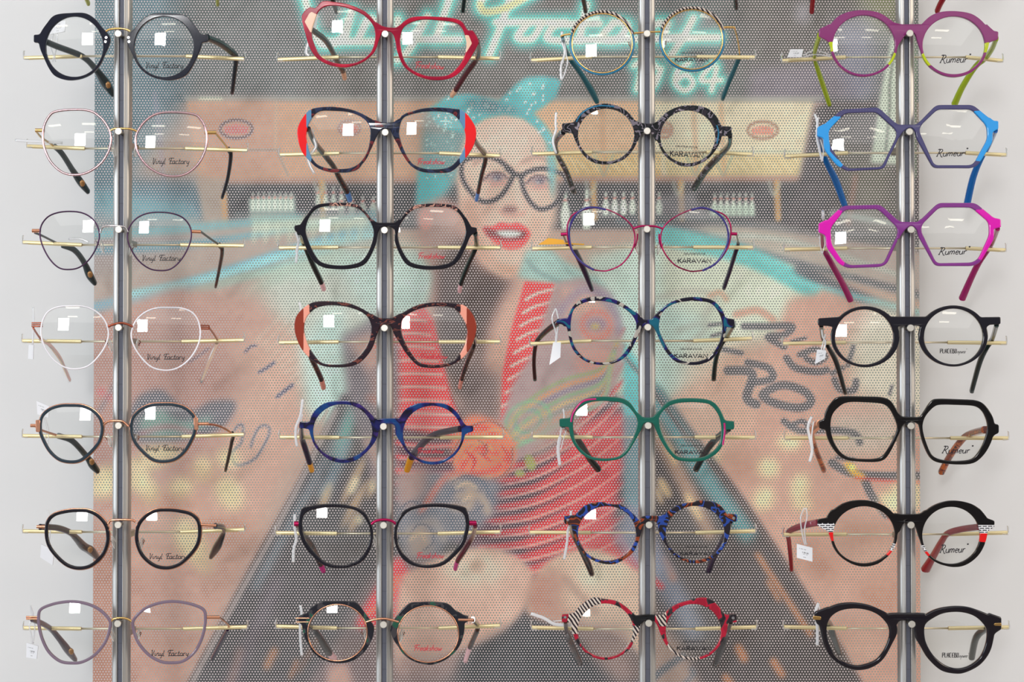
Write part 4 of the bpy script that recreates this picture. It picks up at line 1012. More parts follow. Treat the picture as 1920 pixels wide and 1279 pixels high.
G(id=46, org=O4(910), L=[(535,185),(620,128),(720,106),(820,113),(920,153),(990,215),(1020,280),(1005,360),(962,470),(880,557),(770,585),(670,562),(588,500),(537,410),(507,320),(505,240)],
  Li=['E',766,356,222,205], R=[(1185,210),(1260,148),(1360,113),(1460,113),(1560,143),(1622,200),(1657,280),(1642,400),(1590,502),(1500,572),(1400,588),(1300,557),(1218,480),(1163,380),(1148,285)],
  Ri=['E',1393,360,208,205], mat=m_black, half=4.8, bev=2.4, ends=[[(430,245),(500,232),(540,170),(550,330),(490,322),(433,292)],[(1590,170),(1650,235),(1705,255),(1704,300),(1660,325),(1615,340)]],
  bridge=[(980,198),(1040,208),(1170,205),(1215,175),(1180,360),(1140,300),(1100,262),(1050,270),(1015,345)],
  accents=[(m_brick,[(400,272),(552,272),(552,336),(400,336)],'brick_panel'),(m_cardred,[(480,336),(560,336),(560,400),(480,400)],'red_inlay'),(m_brick,[(942,420),(1010,420),(1010,470),(942,470)],'brick_panel'),(m_cardred,[(925,470),(1000,470),(965,512),(925,500)],'red_inlay'),
           (m_brick,[(1150,425),(1220,425),(1225,475),(1160,475)],'brick_panel'),(m_cardred,[(1170,475),(1228,475),(1248,500),(1215,515)],'red_inlay'),(m_brick,[(1590,285),(1720,285),(1720,345),(1590,345)],'brick_panel'),(m_cardred,[(1590,345),(1680,345),(1680,412),(1590,405)],'red_inlay')],
  yaw=0.10, pan=-0.12, wrap=0.05, pin=(1106,287), print=('rumeur',1310,428,1518,484), slant=-0.02,
  temples=[T([(440,268),(330,290),(225,335),(228,400),(238,500),(246,605)],2,t_bordo,[12,11,8,9,9,8],tm=t_red,ti=2),
           T([(1600,300),(1480,315),(1375,345),(1330,400),(1262,520),(1212,605)],2,t_bordo,[11,10,10,11,14,19],tm=t_red,ti=2)],
  label='black round eyeglasses with white brick-pattern panels and red temples')
G(id=47, org=O4(1079), L=[(500,235),(580,203),(680,193),(790,208),(880,243),(950,283),(995,340),(1005,410),(970,490),(905,602),(820,663),(720,682),(620,657),(528,590),(478,500),(453,400),(440,330),(452,268)],
  Li=[(600,252),(700,238),(800,252),(880,292),(938,360),(948,430),(918,520),(860,598),(780,635),(700,645),(600,608),(532,530),(502,440),(500,360),(532,295)],
  R=[(1200,285),(1280,243),(1390,221),(1500,223),(1600,253),(1680,290),(1717,330),(1702,440),(1672,550),(1602,642),(1500,697),(1420,707),(1318,682),(1228,600),(1178,520),(1135,440),(1130,370),(1150,320)],
  Ri=[(1258,310),(1340,272),(1450,263),(1550,287),(1620,342),(1650,402),(1640,500),(1598,590),(1520,650),(1430,668),(1342,640),(1262,570),(1212,480),(1200,400),(1210,350)],
  mat=m_blackv, half=5.6, bev=3.2, ends=[[(411,262),(440,250),(520,225),(500,370),(430,352),(411,312)],[(1655,265),(1755,300),(1755,387),(1700,422),(1665,400)]],
  bridge=[(930,272),(985,268),(1150,268),(1220,272),(1190,380),(1150,350),(1100,323),(1020,325),(992,370),(960,380)], kb=3,
  bars=[('gold_bar',M_GOLD,[(400,292),(450,296),(455,306),(450,316),(400,312)],1.2,-0.0022),('gold_bar',M_GOLD,[(1750,342),(1704,344),(1700,350),(1704,357),(1750,358)],1.2,-0.0022)],
  yaw=0.10, pan=-0.12, wrap=0.05, pin=(1112,352), print=('placebo',1330,555,1520,590),
  temples=[T([(440,290),(515,345),(545,430),(592,556)],1,t_dkgreen,[9,11,13,10]),
           T([(1735,350),(1640,390),(1575,450),(1543,590)],1,t_green,[9,11,13,13])],
  label='heavy glossy black eyeglasses with small gold corner bars, lowest right')

# ---- the row above the picture: only its temple ends hang into view --------------
def top_pair(id, org, src, mt, tm, tl_, tr_, label, w=8, tipm=None):
    s = [g for g in GLASSES if g['id'] == src][0]
    g = dict(s); g['id'] = id; g['mat'] = mt; g['label'] = label
    for k in ('print', 'accents', 'tubes', 'rivets', 'bars', 'sq', 'pads'): g.pop(k, None)
    g['tubes'] = [t for t in s.get('tubes', []) if t[0] in ('bridge', 'end_piece')]
    g['org'] = (s['org'][0], 62 - 186 - s['pin'][1] / 3.84); g['yaw'] = 0; g['pan'] = 0
    X0, Y0 = g['org']; cv = lambda p: ((p[0] - X0) * 3.84, (p[1] - Y0) * 3.84)
    h = [t['p'][0] for t in s['temples']]
    mk = lambda h0, e: T([h0, ((h0[0] * 0.45 + cv(e)[0] * 0.55), h0[1] * 0.45 + cv(e)[1] * 0.55 - 60), (h0[0] * 0.1 + cv(e)[0] * 0.9, h0[1] * 0.15 + cv(e)[1] * 0.85), cv(e)], 1, tm, w) | ({'tm': tipm, 'ti': 2} if tipm else {})
    g['temples'] = [mk(h[0], tl_), mk(h[1], tr_)]
    GLASSES.append(g)
top_pair(1, (0, 0), 12, M_GOLD, mat('yellow_green_temple', (176, 178, 90), 0.3), (166, 7), (408, 8), 'gold wire eyeglasses above the first post pairs, only temple tips visible', 7)
top_pair(2, (480, 0), 23, m_black, t_black, (631, 22), (868, 20), 'black eyeglasses hanging above the tilted crimson pair, temple ends in view', 9)
top_pair(3, (960, 0), 32, m_browntort, t_tort, (1098, 21), (1380, 14), 'brown tortoise eyeglasses above the striped-brow pair, temple ends in view', 9)
top_pair(4, (1420, 0), 44, t_red, t_red, (1522, 22), (1757, 21), 'red eyeglasses above the translucent plum pair, temple ends in view', 10)

# rod ends, sleeve ends (crop units): x0, y0, xs0, ymid, xs1, x1, y1
RODS = {11: (178,418,590,405,1340,1757,425), 12: (200,362,610,378,1335,1780,392), 13: (170,325,590,343,1300,1755,349), 14: (165,343,585,347,1310,1755,338), 15: (168,335,590,341,1310,1755,326), 16: (170,292,590,298,1300,1758,281), 17: (175,378,585,384,1320,1778,371),
 21: (160,430,595,411,1310,1752,421), 22: (175,424,600,412,1320,1755,431), 23: (168,403,592,399,1310,1757,402), 24: (168,356,595,350,1315,1755,349), 25: (175,345,600,347,1325,1775,344), 26: (148,305,582,309,1310,1755,297), 27: (150,367,582,379,1315,1755,361),
 31: (140,436,575,409,1330,1745,413), 32: (148,418,575,405,1400,1728,421), 33: (148,409,572,398,1305,1732,400), 34: (135,402,570,381,1305,1725,364), 35: (152,342,580,345,1315,1745,347), 36: (130,301,565,303,1320,1748,291), 37: (145,375,585,385,1320,1755,372),
 41: (180,438,635,412,1500,1762,438), 42: (200,436,650,410,1500,1788,425), 43: (195,377,645,367,1500,1783,381), 44: (185,363,635,354,1370,1788,358), 45: (200,389,650,390,1390,1802,390), 46: (190,355,640,353,1390,1798,341), 47: (192,371,640,381,1375,1805,373)}

TAGS = [
 dict(org=O1(0), y=0.03, straps=[([(385,240),(365,330),(385,400),(380,445)],9),([(415,235),(410,330),(395,400),(400,445)],9)], m=M_TAGC, label_quad=[(385,150),(475,150),(468,228),(358,248)], label='small printed price tag seen through the left lens of the black-navy octagonal pair'),
 dict(org=O1(180), y=0.04, straps=[([(110,318),(200,325),(330,330),(450,338)],22)], label='clear flat price tag sticking out left over the second gold rod of the first post'),
 dict(org=O1(370), y=0.045, straps=[([(495,300),(580,300),(640,325)],20)], m=M_TAGC, label='clear tag flap on the rod behind the plum wire eyeglasses'),
 dict(org=O1(550), y=0.01, straps=[([(238,102),(244,200),(235,375)],14)], m=M_TAGC, label_quad=[(208,372),(243,372),(240,475),(202,472)], ink=False, label='grey-white tag hanging at the left hinge of the white wire eyeglasses'),
 dict(org=O1(730), y=0.04, straps=[([(310,190),(335,290),(325,350),(342,400)],7),([(325,200),(350,300),(342,400)],7)], m=M_TAGC, label_quad=[(264,84),(355,122),(352,205),(270,180)], label='tilted grey price tag at the upper left of the petrol-rimmed pair'),
 dict(org=O1(920), y=0.03, straps=[([(342,140),(360,200),(362,280),(350,385)],12)], m=M_TAGC, label_quad=[(298,385),(390,430),(380,538),(290,480)], ink=False, label='blank tilted tag hanging left of the black-violet panto pair'),
 dict(org=O1(1079), y=0.012, straps=[([(220,218),(240,300),(212,360),(225,430),(232,490)],11),([(222,218),(232,300),(250,360),(240,490)],11)], m=M_TAGC, label_quad=[(192,485),(276,508),(265,602),(190,590)], label='looped price tag hanging at the left hinge of the mauve-grey cat-eye pair'),
 dict(org=O2(0), y=0.02, straps=[([(440,100),(425,180),(395,260),(360,370),(385,400)],24)], m=M_TAGC, label='clear tag strap behind the left rim of the tilted crimson eyeglasses'),
 dict(org=O2(180), y=0.02, straps=[([(400,240),(420,320),(430,370),(380,440),(385,490),(420,560)],22)], m=M_TAGC, label='clear bent tag beside the left corner of the red-cornered eyeglasses'),
 dict(org=O2(360), y=0.012, straps=[([(285,292),(305,350),(298,420),(288,510)],17),([(320,320),(298,380),(285,440)],10)], label='white plastic tag strap at the left hinge of the pair with tortoise brows'),
 dict(org=O2(550), y=0.02, straps=[([(312,62),(320,100),(326,140)],18)], label='white strap end above the left corner of the rust and salmon pair'),
 dict(org=O2(730), y=0.012, straps=[([(336,70),(322,180),(290,270),(285,340),(296,412)],20),([(336,180),(318,260),(300,320)],8)], label='long white tag strap crossing the left hinge of the marbled blue pair'),
 dict(org=O2(920), y=0.012, straps=[([(280,170),(278,260),(290,350),(272,420),(268,518)],22)], label='wavy white tag strap left of the cat-eye pair with magenta bridge'),
 dict(org=O2(1079), y=0.012, straps=[([(318,216),(328,270),(318,350),(320,460),(330,580)],20)], label='white tag strap hanging at the left hinge of the pair with green lower rims'),
 dict(org=O3(0), y=0.014, straps=[([(358,225),(362,300),(380,380),(352,480),(356,578)],18),([(378,300),(392,400),(400,450),(375,540),(356,578)],10)], label='white folded price tag beside the round striped-brow pair'),
 dict(org=O3(180), y=0.014, straps=[([(318,115),(314,200),(318,250),(295,320),(318,415)],17),([(326,200),(300,280),(290,340),(312,410)],7)], label='thin white tag strap left of the black and grey mottled round pair'),
 dict(org=O3(360), y=0.045, straps=[([(360,368),(440,374),(520,378)],12)], m=mat('orange_tag_plastic', (250, 178, 20), 0.4), lm=mat('orange_tag_plastic', (250, 178, 20), 0.4), ink=False, label_quad=[(186,380),(262,332),(372,346),(380,376)], label='orange plastic tag lying on the rod left of the raspberry wire pair'),
 dict(org=O3(540), y=0.01, straps=[([(315,145),(288,220),(315,320),(312,400)],12),([(315,145),(335,240),(325,330),(318,400)],12)], m=M_TAG, label_quad=[(296,392),(352,392),(348,500),(268,555)], ink=False, label='large white looped tag hanging left of the indigo shell pair'),
 dict(org=O3(730), y=0.012, straps=[([(368,142),(375,210),(352,300),(345,360)],13),([(392,290),(370,360),(350,440)],8),([(348,340),(332,430),(345,550)],26)], label='white tag strap hanging at the left hinge of the bottle green pair'),
 dict(org=O3(920), y=0.012, straps=[([(425,145),(420,240),(404,280),(395,380),(375,498)],20)], label='white tag strap slanting below the left hinge of the blue and amber pair'),
 dict(org=O3(1079), y=0.03, straps=[([(135,275),(230,308),(310,352),(425,358)],26),([(300,330),(370,325),(420,330)],9)], label='white tag strap lying over the rod left of the red zebra pair'),
 dict(org=O4(0), y=0.04, straps=[([(330,400),(400,365),(470,375),(525,400)],9),([(330,412),(420,392),(525,408)],9)], m=M_TAGC, label_quad=[(238,355),(330,355),(318,412),(215,412)], label='printed price tag lying on the rod left of the translucent plum pair'),
 dict(org=O4(180), y=0.012, straps=[([(412,130),(432,190),(428,290),(445,380),(468,470)],18),([(440,150),(436,210),(450,300),(475,390),(468,470)],9)], label='white tag strap crossing the left corner of the azure-cornered octagonal pair'),
 dict(org=O4(370), y=0.012, straps=[([(472,92),(474,160)],24),([(450,270),(452,340),(466,410)],9),([(485,280),(485,340),(466,410)],9)], m=M_TAGC, label='clear tag strap at the left corner of the hot magenta octagonal pair'),
 dict(org=O4(550), y=0.014, straps=[([(462,250),(470,310),(490,350),(478,410)],14),([(490,290),(470,370),(458,410)],10)], m=M_TAG, label_quad=[(430,405),(495,412),(488,470),(415,510)], label='small grey printed tag left of the black straight-bar keyhole pair'),
 dict(org=O4(720), y=0.008, straps=[([(392,235),(365,310),(380,400),(395,480),(375,562)],22),([(405,270),(392,380),(402,470)],12)], label='bunched white tag strap left of the thick angular black pair'),
 dict(org=O4(910), y=0.012, straps=[([(340,162),(312,230),(320,330),(342,430)],12),([(350,162),(358,230),(340,320),(352,430)],12)], m=M_TAGC, label_quad=[(284,422),(396,450),(396,550),(284,522)], label='white printed price tag on a clear loop left of the brick-pattern pair'),
 dict(org=O4(1079), y=0.012, straps=[([(440,200),(420,270),(432,380),(432,508)],24),([(436,200),(450,260),(440,330)],8)], label='white tag strap at the left corner of the heavy black pair with gold bars'),
]
# ------------------------------------------------------------------ the perforated wall print
# The picture on the print is painted into a colour array in the print's own flat coordinates, then stored on its mesh.
PX0, PY0, PW, PH = 160, -24, 1580, 1330
IMG = np.zeros((PH, PW, 3), np.float32)
gyy, gxx = np.mgrid[0:PH, 0:PW].astype(np.float32)
gxx += PX0; gyy += PY0

def blur1(m, r, ax):
    if r < 1: return m
    k = int(r); pad = [(0, 0), (0, 0)]; pad[ax] = (k + 1, k)
    c = np.cumsum(np.pad(m, pad, mode='edge'), axis=ax, dtype=np.float64)
    n = m.shape[ax]
    a = np.take(c, range(2 * k + 1, 2 * k + 1 + n), axis=ax); b = np.take(c, range(0, n), axis=ax)
    return ((a - b) / (2 * k + 1)).astype(np.float32)
def blur(m, r):
    for _ in range(2): m = blur1(blur1(m, r, 0), r, 1)
    return m
def window(pts, pad):
    P = np.array(pts, float)
    x0 = int(max(0, P[:, 0].min() - pad - PX0)); x1 = int(min(PW, P[:, 0].max() + pad - PX0 + 1))
    y0 = int(max(0, P[:, 1].min() - pad - PY0)); y1 = int(min(PH, P[:, 1].max() + pad - PY0 + 1))
    return (slice(y0, y1), slice(x0, x1)) if x1 > x0 and y1 > y0 else None
def comp(w, m, rgb, a):
    m = (m * a)[..., None]
    IMG[w] = IMG[w] * (1 - m) + np.array(rgb, np.float32) * m
def poly(pts, rgb, a=1.0, soft=2, smooth=False):
    if smooth: pts = catmull(pts, 5)
    w = window(pts, soft * 3 + 3)
    if w is None: return
    m = np.clip(0.5 - sdf_poly(pts, gxx[w], gyy[w]), 0, 1)
    comp(w, blur(m, soft), rgb, a)
def line(pts, width, rgb, a=1.0, soft=1, smooth=True, taper=False):
    if smooth and len(pts) > 2: pts = catmull(pts, 5, False)
    w = window(pts, width + soft * 3 + 3)
    if w is None: return
    X, Y = gxx[w], gyy[w]; best = np.full(X.shape, -1e9, np.float32); n = len(pts) - 1
    for i in range(n):
        (x0, y0), (x1, y1) = pts[i], pts[i + 1]; ex, ey = x1 - x0, y1 - y0; L = ex * ex + ey * ey + 1e-9
        t = np.clip(((X - x0) * ex + (Y - y0) * ey) / L, 0, 1)
        d = np.hypot(X - x0 - ex * t, Y - y0 - ey * t)
        hw = width / 2
        if taper: hw = hw * (0.25 + 0.75 * np.sin(np.pi * np.clip((i + t) / n, 0.02, 0.98)))
        best = np.maximum(best, hw - d)
    comp(w, blur(np.clip(best + 0.5, 0, 1), soft), rgb, a)
def ell(cx, cy, rx, ry, rgb, a=1.0, soft=2, ring=0, rot=0):
    c, s = math.cos(math.radians(rot)), math.sin(math.radians(rot))
    pts = [(cx + rx * math.cos(t) * c - ry * math.sin(t) * s, cy + rx * math.cos(t) * s + ry * math.sin(t) * c) for t in [i * 2 * math.pi / 40 for i in range(40)]]
    if ring: line(pts + pts[:1], ring, rgb, a, soft, False)
    else: poly(pts, rgb, a, soft)
def spots(L, rgb, a, soft=10):
    for x, y, rx, ry, *r in L: ell(x, y, rx, ry, rgb, a, soft, rot=r[0] if r else 0)

TAN, PINK, DARK, MINT, CREAM, CYAN = (200, 158, 140), (206, 172, 160), (62, 66, 70), (206, 228, 220), (232, 218, 184), (112, 200, 206)
IMG[:] = (190, 160, 145)
# --- ceiling of the alley, dark
poly([(150, -40), (1760, -40), (1760, 192), (150, 192)], (94, 102, 101), 1, 1)
poly([(150, -40), (330, -40), (350, 200), (150, 460)], (92, 118, 126), 1, 22)
poly([(640, -40), (1180, -40), (1160, 190), (560, 190)], (98, 100, 96), .8, 30)
poly([(1380, -40), (1620, -40), (1600, 120), (1400, 150)], (88, 88, 84), .8, 25)
poly([(1410, 130), (1600, 110), (1612, 188), (1400, 188)], (116, 112, 124), .8, 10)
poly([(1560, 40), (1640, 30), (1640, 190), (1590, 190)], (124, 130, 150), .8, 14)
ell(1505, 25, 16, 22, (150, 150, 160), .6, 8); poly([(1600, -40), (1700, -40), (1700, 40), (1640, 60)], (120, 124, 84), .7, 20)
line([(290, 175), (300, 260), (310, 390)], 7, (150, 140, 160), .5, 3)
line([(350, 185), (1540, 185)], 9, (190, 186, 178), .7, 3, False); line([(375, 186), (415, 186)], 7, (214, 222, 206), 1, 2)
# --- lane masking boards
poly([(350, 190), (700, 190), (860, 190), (870, 336), (372, 336)], (206, 164, 138), 1, 3)
poly([(860, 190), (1240, 190), (1240, 330), (860, 336)], (222, 182, 150), 1, 3)
poly([(1205, 190), (1526, 190), (1500, 330), (1240, 330)], (228, 216, 190), 1, 4)
poly([(352, 192), (520, 192), (525, 330), (385, 336)], (186, 146, 130), .7, 14)
line([(340, 281), (520, 281), (540, 330)], 3, (120, 130, 130), .7, 1, False); line([(518, 190), (516, 280)], 3, (214, 200, 180), .6, 2)
poly([(880, 286), (1240, 286), (1240, 334), (870, 334)], (212, 182, 130), .8, 3); poly([(1246, 290), (1505, 290), (1498, 330), (1250, 332)], (214, 194, 150), .9, 3)
for i in range(44):
    x = 1070 + i * 10
    if x < 1500: line([(x, 296 + (i % 3) * 4), (x + 14, 322 - (i % 2) * 6)], 3, (240, 226, 190), .55, 1)
line([(1075, 284), (1500, 284)], 3, (150, 176, 160), .5, 1, False)
for x in (1128, 1300, 1352): line([(x, 195), (x + 6, 335)], 9, (196, 146, 110), .55, 3); line([(x - 14, 290), (x + 4, 332), (x + 22, 290)], 3, (140, 168, 156), .6, 1, False)
poly([(385, 334), (1500, 330), (1500, 342), (385, 346)], (176, 140, 124), .9, 3)
for cx, cy, rx, ry, c1, c2 in ((443, 242, 30, 17, (92, 88, 98), (196, 92, 110)), (1430, 244, 28, 16, (150, 110, 90), (206, 84, 76)), (1246, 244, 14, 14, (170, 120, 100), (170, 120, 100)), (655, 240, 20, 14, (150, 120, 118), (200, 96, 96))):
    ell(cx, cy, rx, ry, c1, .85, 1, 5)
    for k in range(-3, 4): line([(cx + k * rx * .2, cy + ry * .45), (cx + k * rx * .22, cy - ry * (.5 - .1 * abs(k)))], 3.5, c2, .8, 1)
# --- pin deck
poly([(380, 345), (1520, 340), (1560, 430), (360, 430)], (64, 70, 72), 1, 4)
poly([(150, 330), (372, 336), (420, 420), (150, 440)], (80, 108, 118), 1, 14)
poly([(170, 350), (360, 380), (380, 440), (170, 470)], (128, 176, 186), .8, 16)
poly([(368, 334), (420, 334), (425, 440), (385, 440)], (178, 160, 146), .9, 4); line([(420, 365), (424, 440)], 11, (206, 162, 120), .9, 2)
def pins(x0, x1, n, yt, yb, a=1.0):
    for i in range(n):
        x = x0 + (x1 - x0) * i / max(1, n - 1); w_ = (x1 - x0) / n * 0.46; h = yb - yt
        poly([(x - w_ * .28, yt), (x + w_ * .28, yt), (x + w_ * .3, yt + h * .25), (x + w_, yt + h * .62), (x + w_ * .7, yb), (x - w_ * .7, yb), (x - w_, yt + h * .62), (x - w_ * .3, yt + h * .25)], (226, 232, 220), a, 1)
        line([(x - w_ * .3, yt + h * .26), (x + w_ * .3, yt + h * .26)], 3, (206, 84, 76), .8, 1)
poly([(466, 372), (552, 366), (556, 408), (468, 412)], (196, 214, 202), .9, 3); pins(474, 546, 8, 360, 400)
for x in (603, 1112, 1276, 1456): line([(x, 342), (x + 3, 410)], 11, (214, 170, 118), .85, 2); line([(x - 14, 340), (x - 6, 366), (x + 6, 344)], 5, (200, 206, 190), .6, 2)
pins(596, 640, 4, 350, 392, .8); pins(640, 700, 4, 368, 405, .7)
pins(1060, 1100, 2, 356, 430); pins(1136, 1236, 7, 360, 404); poly([(1236, 366), (1300, 362), (1330, 410), (1240, 410)], (140, 140, 144), .6, 6)
pins(1340, 1410, 7, 362, 404); poly([(1332, 385), (1414, 385), (1416, 406), (1330, 406)], (190, 206, 192), .8, 3)
poly([(1528, 200), (1560, 190), (1720, 190), (1730, 470), (1470, 430), (1500, 330)], (74, 76, 78), 1, 5)
poly([(1560, 260), (1680, 300), (1690, 440), (1590, 420)], (110, 112, 96), .7, 22); line([(1604, 330), (1590, 420)], 8, (170, 120, 104), .6, 4)
# white scored board by the right post
poly([(1672, 66), (1700, 60), (1690, 310), (1632, 305), (1650, 180)], (214, 222, 208), .95, 3)
line([(1676, 100), (1668, 160), (1668, 200), (1660, 290)], 5, (96, 110, 100), .8, 1); line([(1716, 60), (1714, 330)], 9, (120, 140, 116), .8, 2)
# --- lane surfaces
poly([(150, 450), (360, 415), (700, 405), (760, 560), (420, 640), (150, 640)], (176, 158, 148), 1, 10)
poly([(150, 400), (360, 420), (340, 470), (150, 530)], (150, 140, 138), .8, 16)
for p, wd, cl_, a in (([(170, 470), (380, 455), (700, 400)], 12, (110, 170, 184), .8), ([(150, 440), (330, 430), (560, 408)], 16, (120, 186, 196), .7), ([(150, 585), (330, 540), (520, 480), (720, 415)], 22, (120, 182, 206), .85),
                  ([(230, 555), (400, 520), (560, 470), (700, 440)], 15, (160, 220, 226), .95), ([(350, 548), (430, 530), (620, 470)], 9, (96, 190, 204), .9), ([(370, 545), (460, 520), (560, 500)], 16, (170, 196, 178), .7)):
    line(p, wd, cl_, a, 4)
poly([(470, 410), (690, 404), (700, 430), (480, 440)], (206, 216, 198), .8, 6)
for i in range(10): line([(478 + i * 22, 420), (476 + i * 22, 452)], 9, (214, 222, 204), .5, 3)
line([(440, 400), (700, 398)], 7, (90, 110, 112), .6, 3)
# mint reflections left of the woman
poly([(560, 480), (720, 440), (840, 500), (830, 600), (700, 690), (640, 780), (560, 760), (540, 690), (470, 640), (430, 560)], (208, 214, 204), .9, 24)
poly([(620, 470), (800, 470), (830, 520), (800, 580), (700, 620)], (206, 228, 222), .85, 14)
line([(460, 555), (520, 520), (640, 470)], 24, (186, 208, 194), .7, 8); line([(560, 520), (660, 490)], 18, (200, 226, 214), .6, 8)
poly([(800, 570), (822, 520), (824, 600)], (140, 190, 210), .7, 4)
# left lane floor
poly([(150, 600), (330, 540), (470, 560), (560, 640), (590, 760), (500, 950), (350, 1310), (150, 1310)], (204, 162, 146), 1, 12)
poly([(300, 560), (480, 520), (540, 640), (420, 700), (340, 760)], (186, 146, 132), .7, 22)
poly([(430, 640), (560, 600), (580, 720), (470, 900), (400, 960)], (214, 176, 160), .7, 20)
poly([(560, 640), (640, 560), (660, 760), (620, 800), (570, 770)], (206, 232, 226), .85, 12)
for k in range(9): line([(480 + k * 9, 640 + k * 10), (560 + k * 10, 560 + k * 14)], 5, (224, 226, 214), .35, 3)
line([(460, 660), (470, 650), (480, 648)], 5, (70, 80, 104), .8, 1); line([(486, 698), (500, 690), (514, 680)], 6, (74, 84, 108), .85, 1); line([(520, 744), (530, 736), (548, 722)], 7, (74, 84, 108), .85, 1); line([(355, 678), (372, 668), (390, 654)], 6, (90, 100, 120), .7, 1)
poly([(150, 600), (330, 560), (430, 600), (400, 760), (330, 900), (220, 940), (150, 1000)], (140, 106, 104), .45, 40)
poly([(400, 640), (470, 700), (380, 900), (330, 860)], (150, 112, 104), .4, 24)
poly([(150, 1080), (350, 1040), (420, 1090), (330, 1310), (150, 1310)], (170, 126, 114), .4, 30)
line([(180, 470), (340, 462), (420, 450)], 10, (90, 120, 136), .5, 5)
# painted shoe shapes at far left
poly([(238, 790), (258, 745), (300, 730), (330, 752), (360, 770), (395, 752), (440, 752), (436, 780), (400, 812), (330, 828), (262, 830), (236, 815)], (84, 94, 104), .85, 5, True)
poly([(262, 790), (300, 768), (340, 790), (400, 780), (360, 812), (280, 818)], (120, 160, 146), .8, 6, True); line([(265, 812), (320, 800), (380, 820)], 8, (190, 90, 100), .55, 4)
line([(180, 780), (205, 740), (225, 700)], 9, (110, 110, 116), .6, 3); spots([(190, 735, 9, 9), (205, 745, 7, 7)], (200, 90, 100), .5, 4)
line([(440, 806), (450, 796), (456, 802), (452, 830), (435, 850), (445, 872), (480, 858), (505, 812), (498, 798), (482, 806), (470, 838)], 4.5, (88, 104, 122), .85, 1)
spots([(200, 890, 26, 16), (192, 915, 30, 20), (262, 900, 22, 26), (340, 915, 20, 24, 60), (380, 880, 18, 24), (430, 925, 24, 34, -30), (428, 860, 22, 18), (282, 925, 18, 22), (300, 850, 40, 14), (355, 1010, 26, 40, -20), (380, 1045, 20, 34, -20), (270, 870, 40, 10)], (240, 226, 180), .8, 9)
spots([(330, 940, 60, 14), (240, 945, 50, 10), (420, 985, 60, 14), (380, 890, 40, 10)], (170, 120, 96), .5, 12)
poly([(150, 990), (230, 980), (260, 1100), (230, 1310), (150, 1310)], (168, 122, 104), .6, 26)
poly([(380, 1000), (540, 990), (480, 1080), (360, 1130)], (168, 130, 114), .6, 20)
# left gutter, from under the woman's arm down to the lower left
poly([(640, 740), (780, 700), (1100, 700), (1240, 800), (1560, 1320), (330, 1320), (470, 1060), (560, 900)], (66, 68, 70), 1, 5)
line([(630, 770), (540, 950), (430, 1150), (345, 1310)], 9, (150, 140, 136), .9, 2); line([(615, 768), (520, 950), (410, 1150), (325, 1310)], 5, (180, 150, 138), .8, 2)
line([(650, 790), (590, 900), (480, 1100)], 18, (120, 140, 150), .55, 6); line([(662, 770), (636, 850)], 22, (110, 180, 170), .8, 7); line([(650, 830), (605, 930)], 20, (120, 156, 170), .7, 8)
line([(520, 1090), (430, 1290)], 22, (104, 96, 108), .6, 10)
for p in ([(688, 850), (662, 905), (640, 945)], [(706, 885), (690, 935)], [(690, 900), (640, 990)], [(672, 960), (655, 1000)], [(600, 960), (620, 905)]): line(p, 15, (226, 190, 150), .8, 5, taper=True)
spots([(663, 910, 8, 18, 25), (674, 975, 7, 9), (702, 905, 7, 18, 15)], (250, 236, 206), .8, 4)
line([(515, 1220), (500, 1250)], 13, (206, 140, 96), .7, 5); line([(545, 1270), (556, 1240)], 9, (190, 124, 84), .6, 4); line([(430, 1290), (450, 1220)], 14, (180, 130, 110), .4, 6); line([(560, 1260), (600, 1190)], 8, (176, 110, 76), .4, 5)
# right-hand gutter and lanes
poly([(1160, 470), (1340, 430), (1480, 470), (1540, 560), (1480, 620), (1340, 660), (1340, 800), (1260, 860), (1150, 640)], (220, 226, 208), 1, 14)
poly([(1100, 480), (1240, 450), (1240, 760), (1165, 770)], (206, 226, 216), .9, 10)
poly([(1300, 430), (1440, 420), (1740, 500), (1740, 560), (1600, 530)], (186, 176, 166), .9, 8)
poly([(1460, 440), (1740, 460), (1740, 560)], (170, 156, 150), .7, 10)
for p, wd, cl_, a in (([(1180, 405), (1330, 412), (1480, 432), (1740, 470)], 8, (90, 104, 106), .8), ([(1160, 415), (1280, 430), (1450, 480), (1740, 560)], 12, (88, 104, 110), .85), ([(1240, 440), (1400, 480), (1520, 540)], 36, (120, 204, 204), .95), ([(1500, 505), (1620, 560), (1740, 600)], 22, (84, 96, 102), .95),
                  ([(1490, 525), (1600, 555), (1740, 590)], 7, (150, 222, 224), .95), ([(1330, 440), (1480, 452), (1700, 520)], 5, (204, 226, 220), .8), ([(1560, 400), (1740, 430)], 10, (200, 214, 210), .7), ([(1540, 430), (1740, 460)], 9, (96, 104, 104), .7), ([(1600, 520), (1740, 552)], 5, (70, 76, 80), .9)):
    line(p, wd, cl_, a, 4)
poly([(1480, 560), (1540, 550), (1740, 620), (1740, 1310), (1620, 1310), (1230, 760), (1340, 680), (1440, 660)], (208, 164, 148), 1, 8)
poly([(1640, 560), (1740, 600), (1740, 790), (1600, 740), (1590, 640)], (224, 222, 206), .85, 18); poly([(1560, 780), (1680, 780), (1690, 850), (1560, 850)], (216, 206, 196), .7, 14)
poly([(1180, 540), (1330, 600), (1340, 700), (1230, 760), (1160, 680)], (206, 230, 222), .9, 14)
poly([(1290, 650), (1440, 670), (1430, 760), (1330, 900), (1260, 800)], (216, 180, 160), .7, 20)
for p, wd in (([(1230, 560), (1300, 545), (1340, 560), (1320, 590)], 12), ([(1270, 620), (1330, 605), (1290, 650)], 10)): line(p, wd, (180, 170, 160), .5, 5)
line([(1380, 590), (1420, 582), (1450, 600)], 13, (206, 140, 120), .7, 3); line([(1330, 555), (1350, 548), (1362, 562)], 9, (214, 160, 134), .7, 3)
G1 = (78, 84, 88)
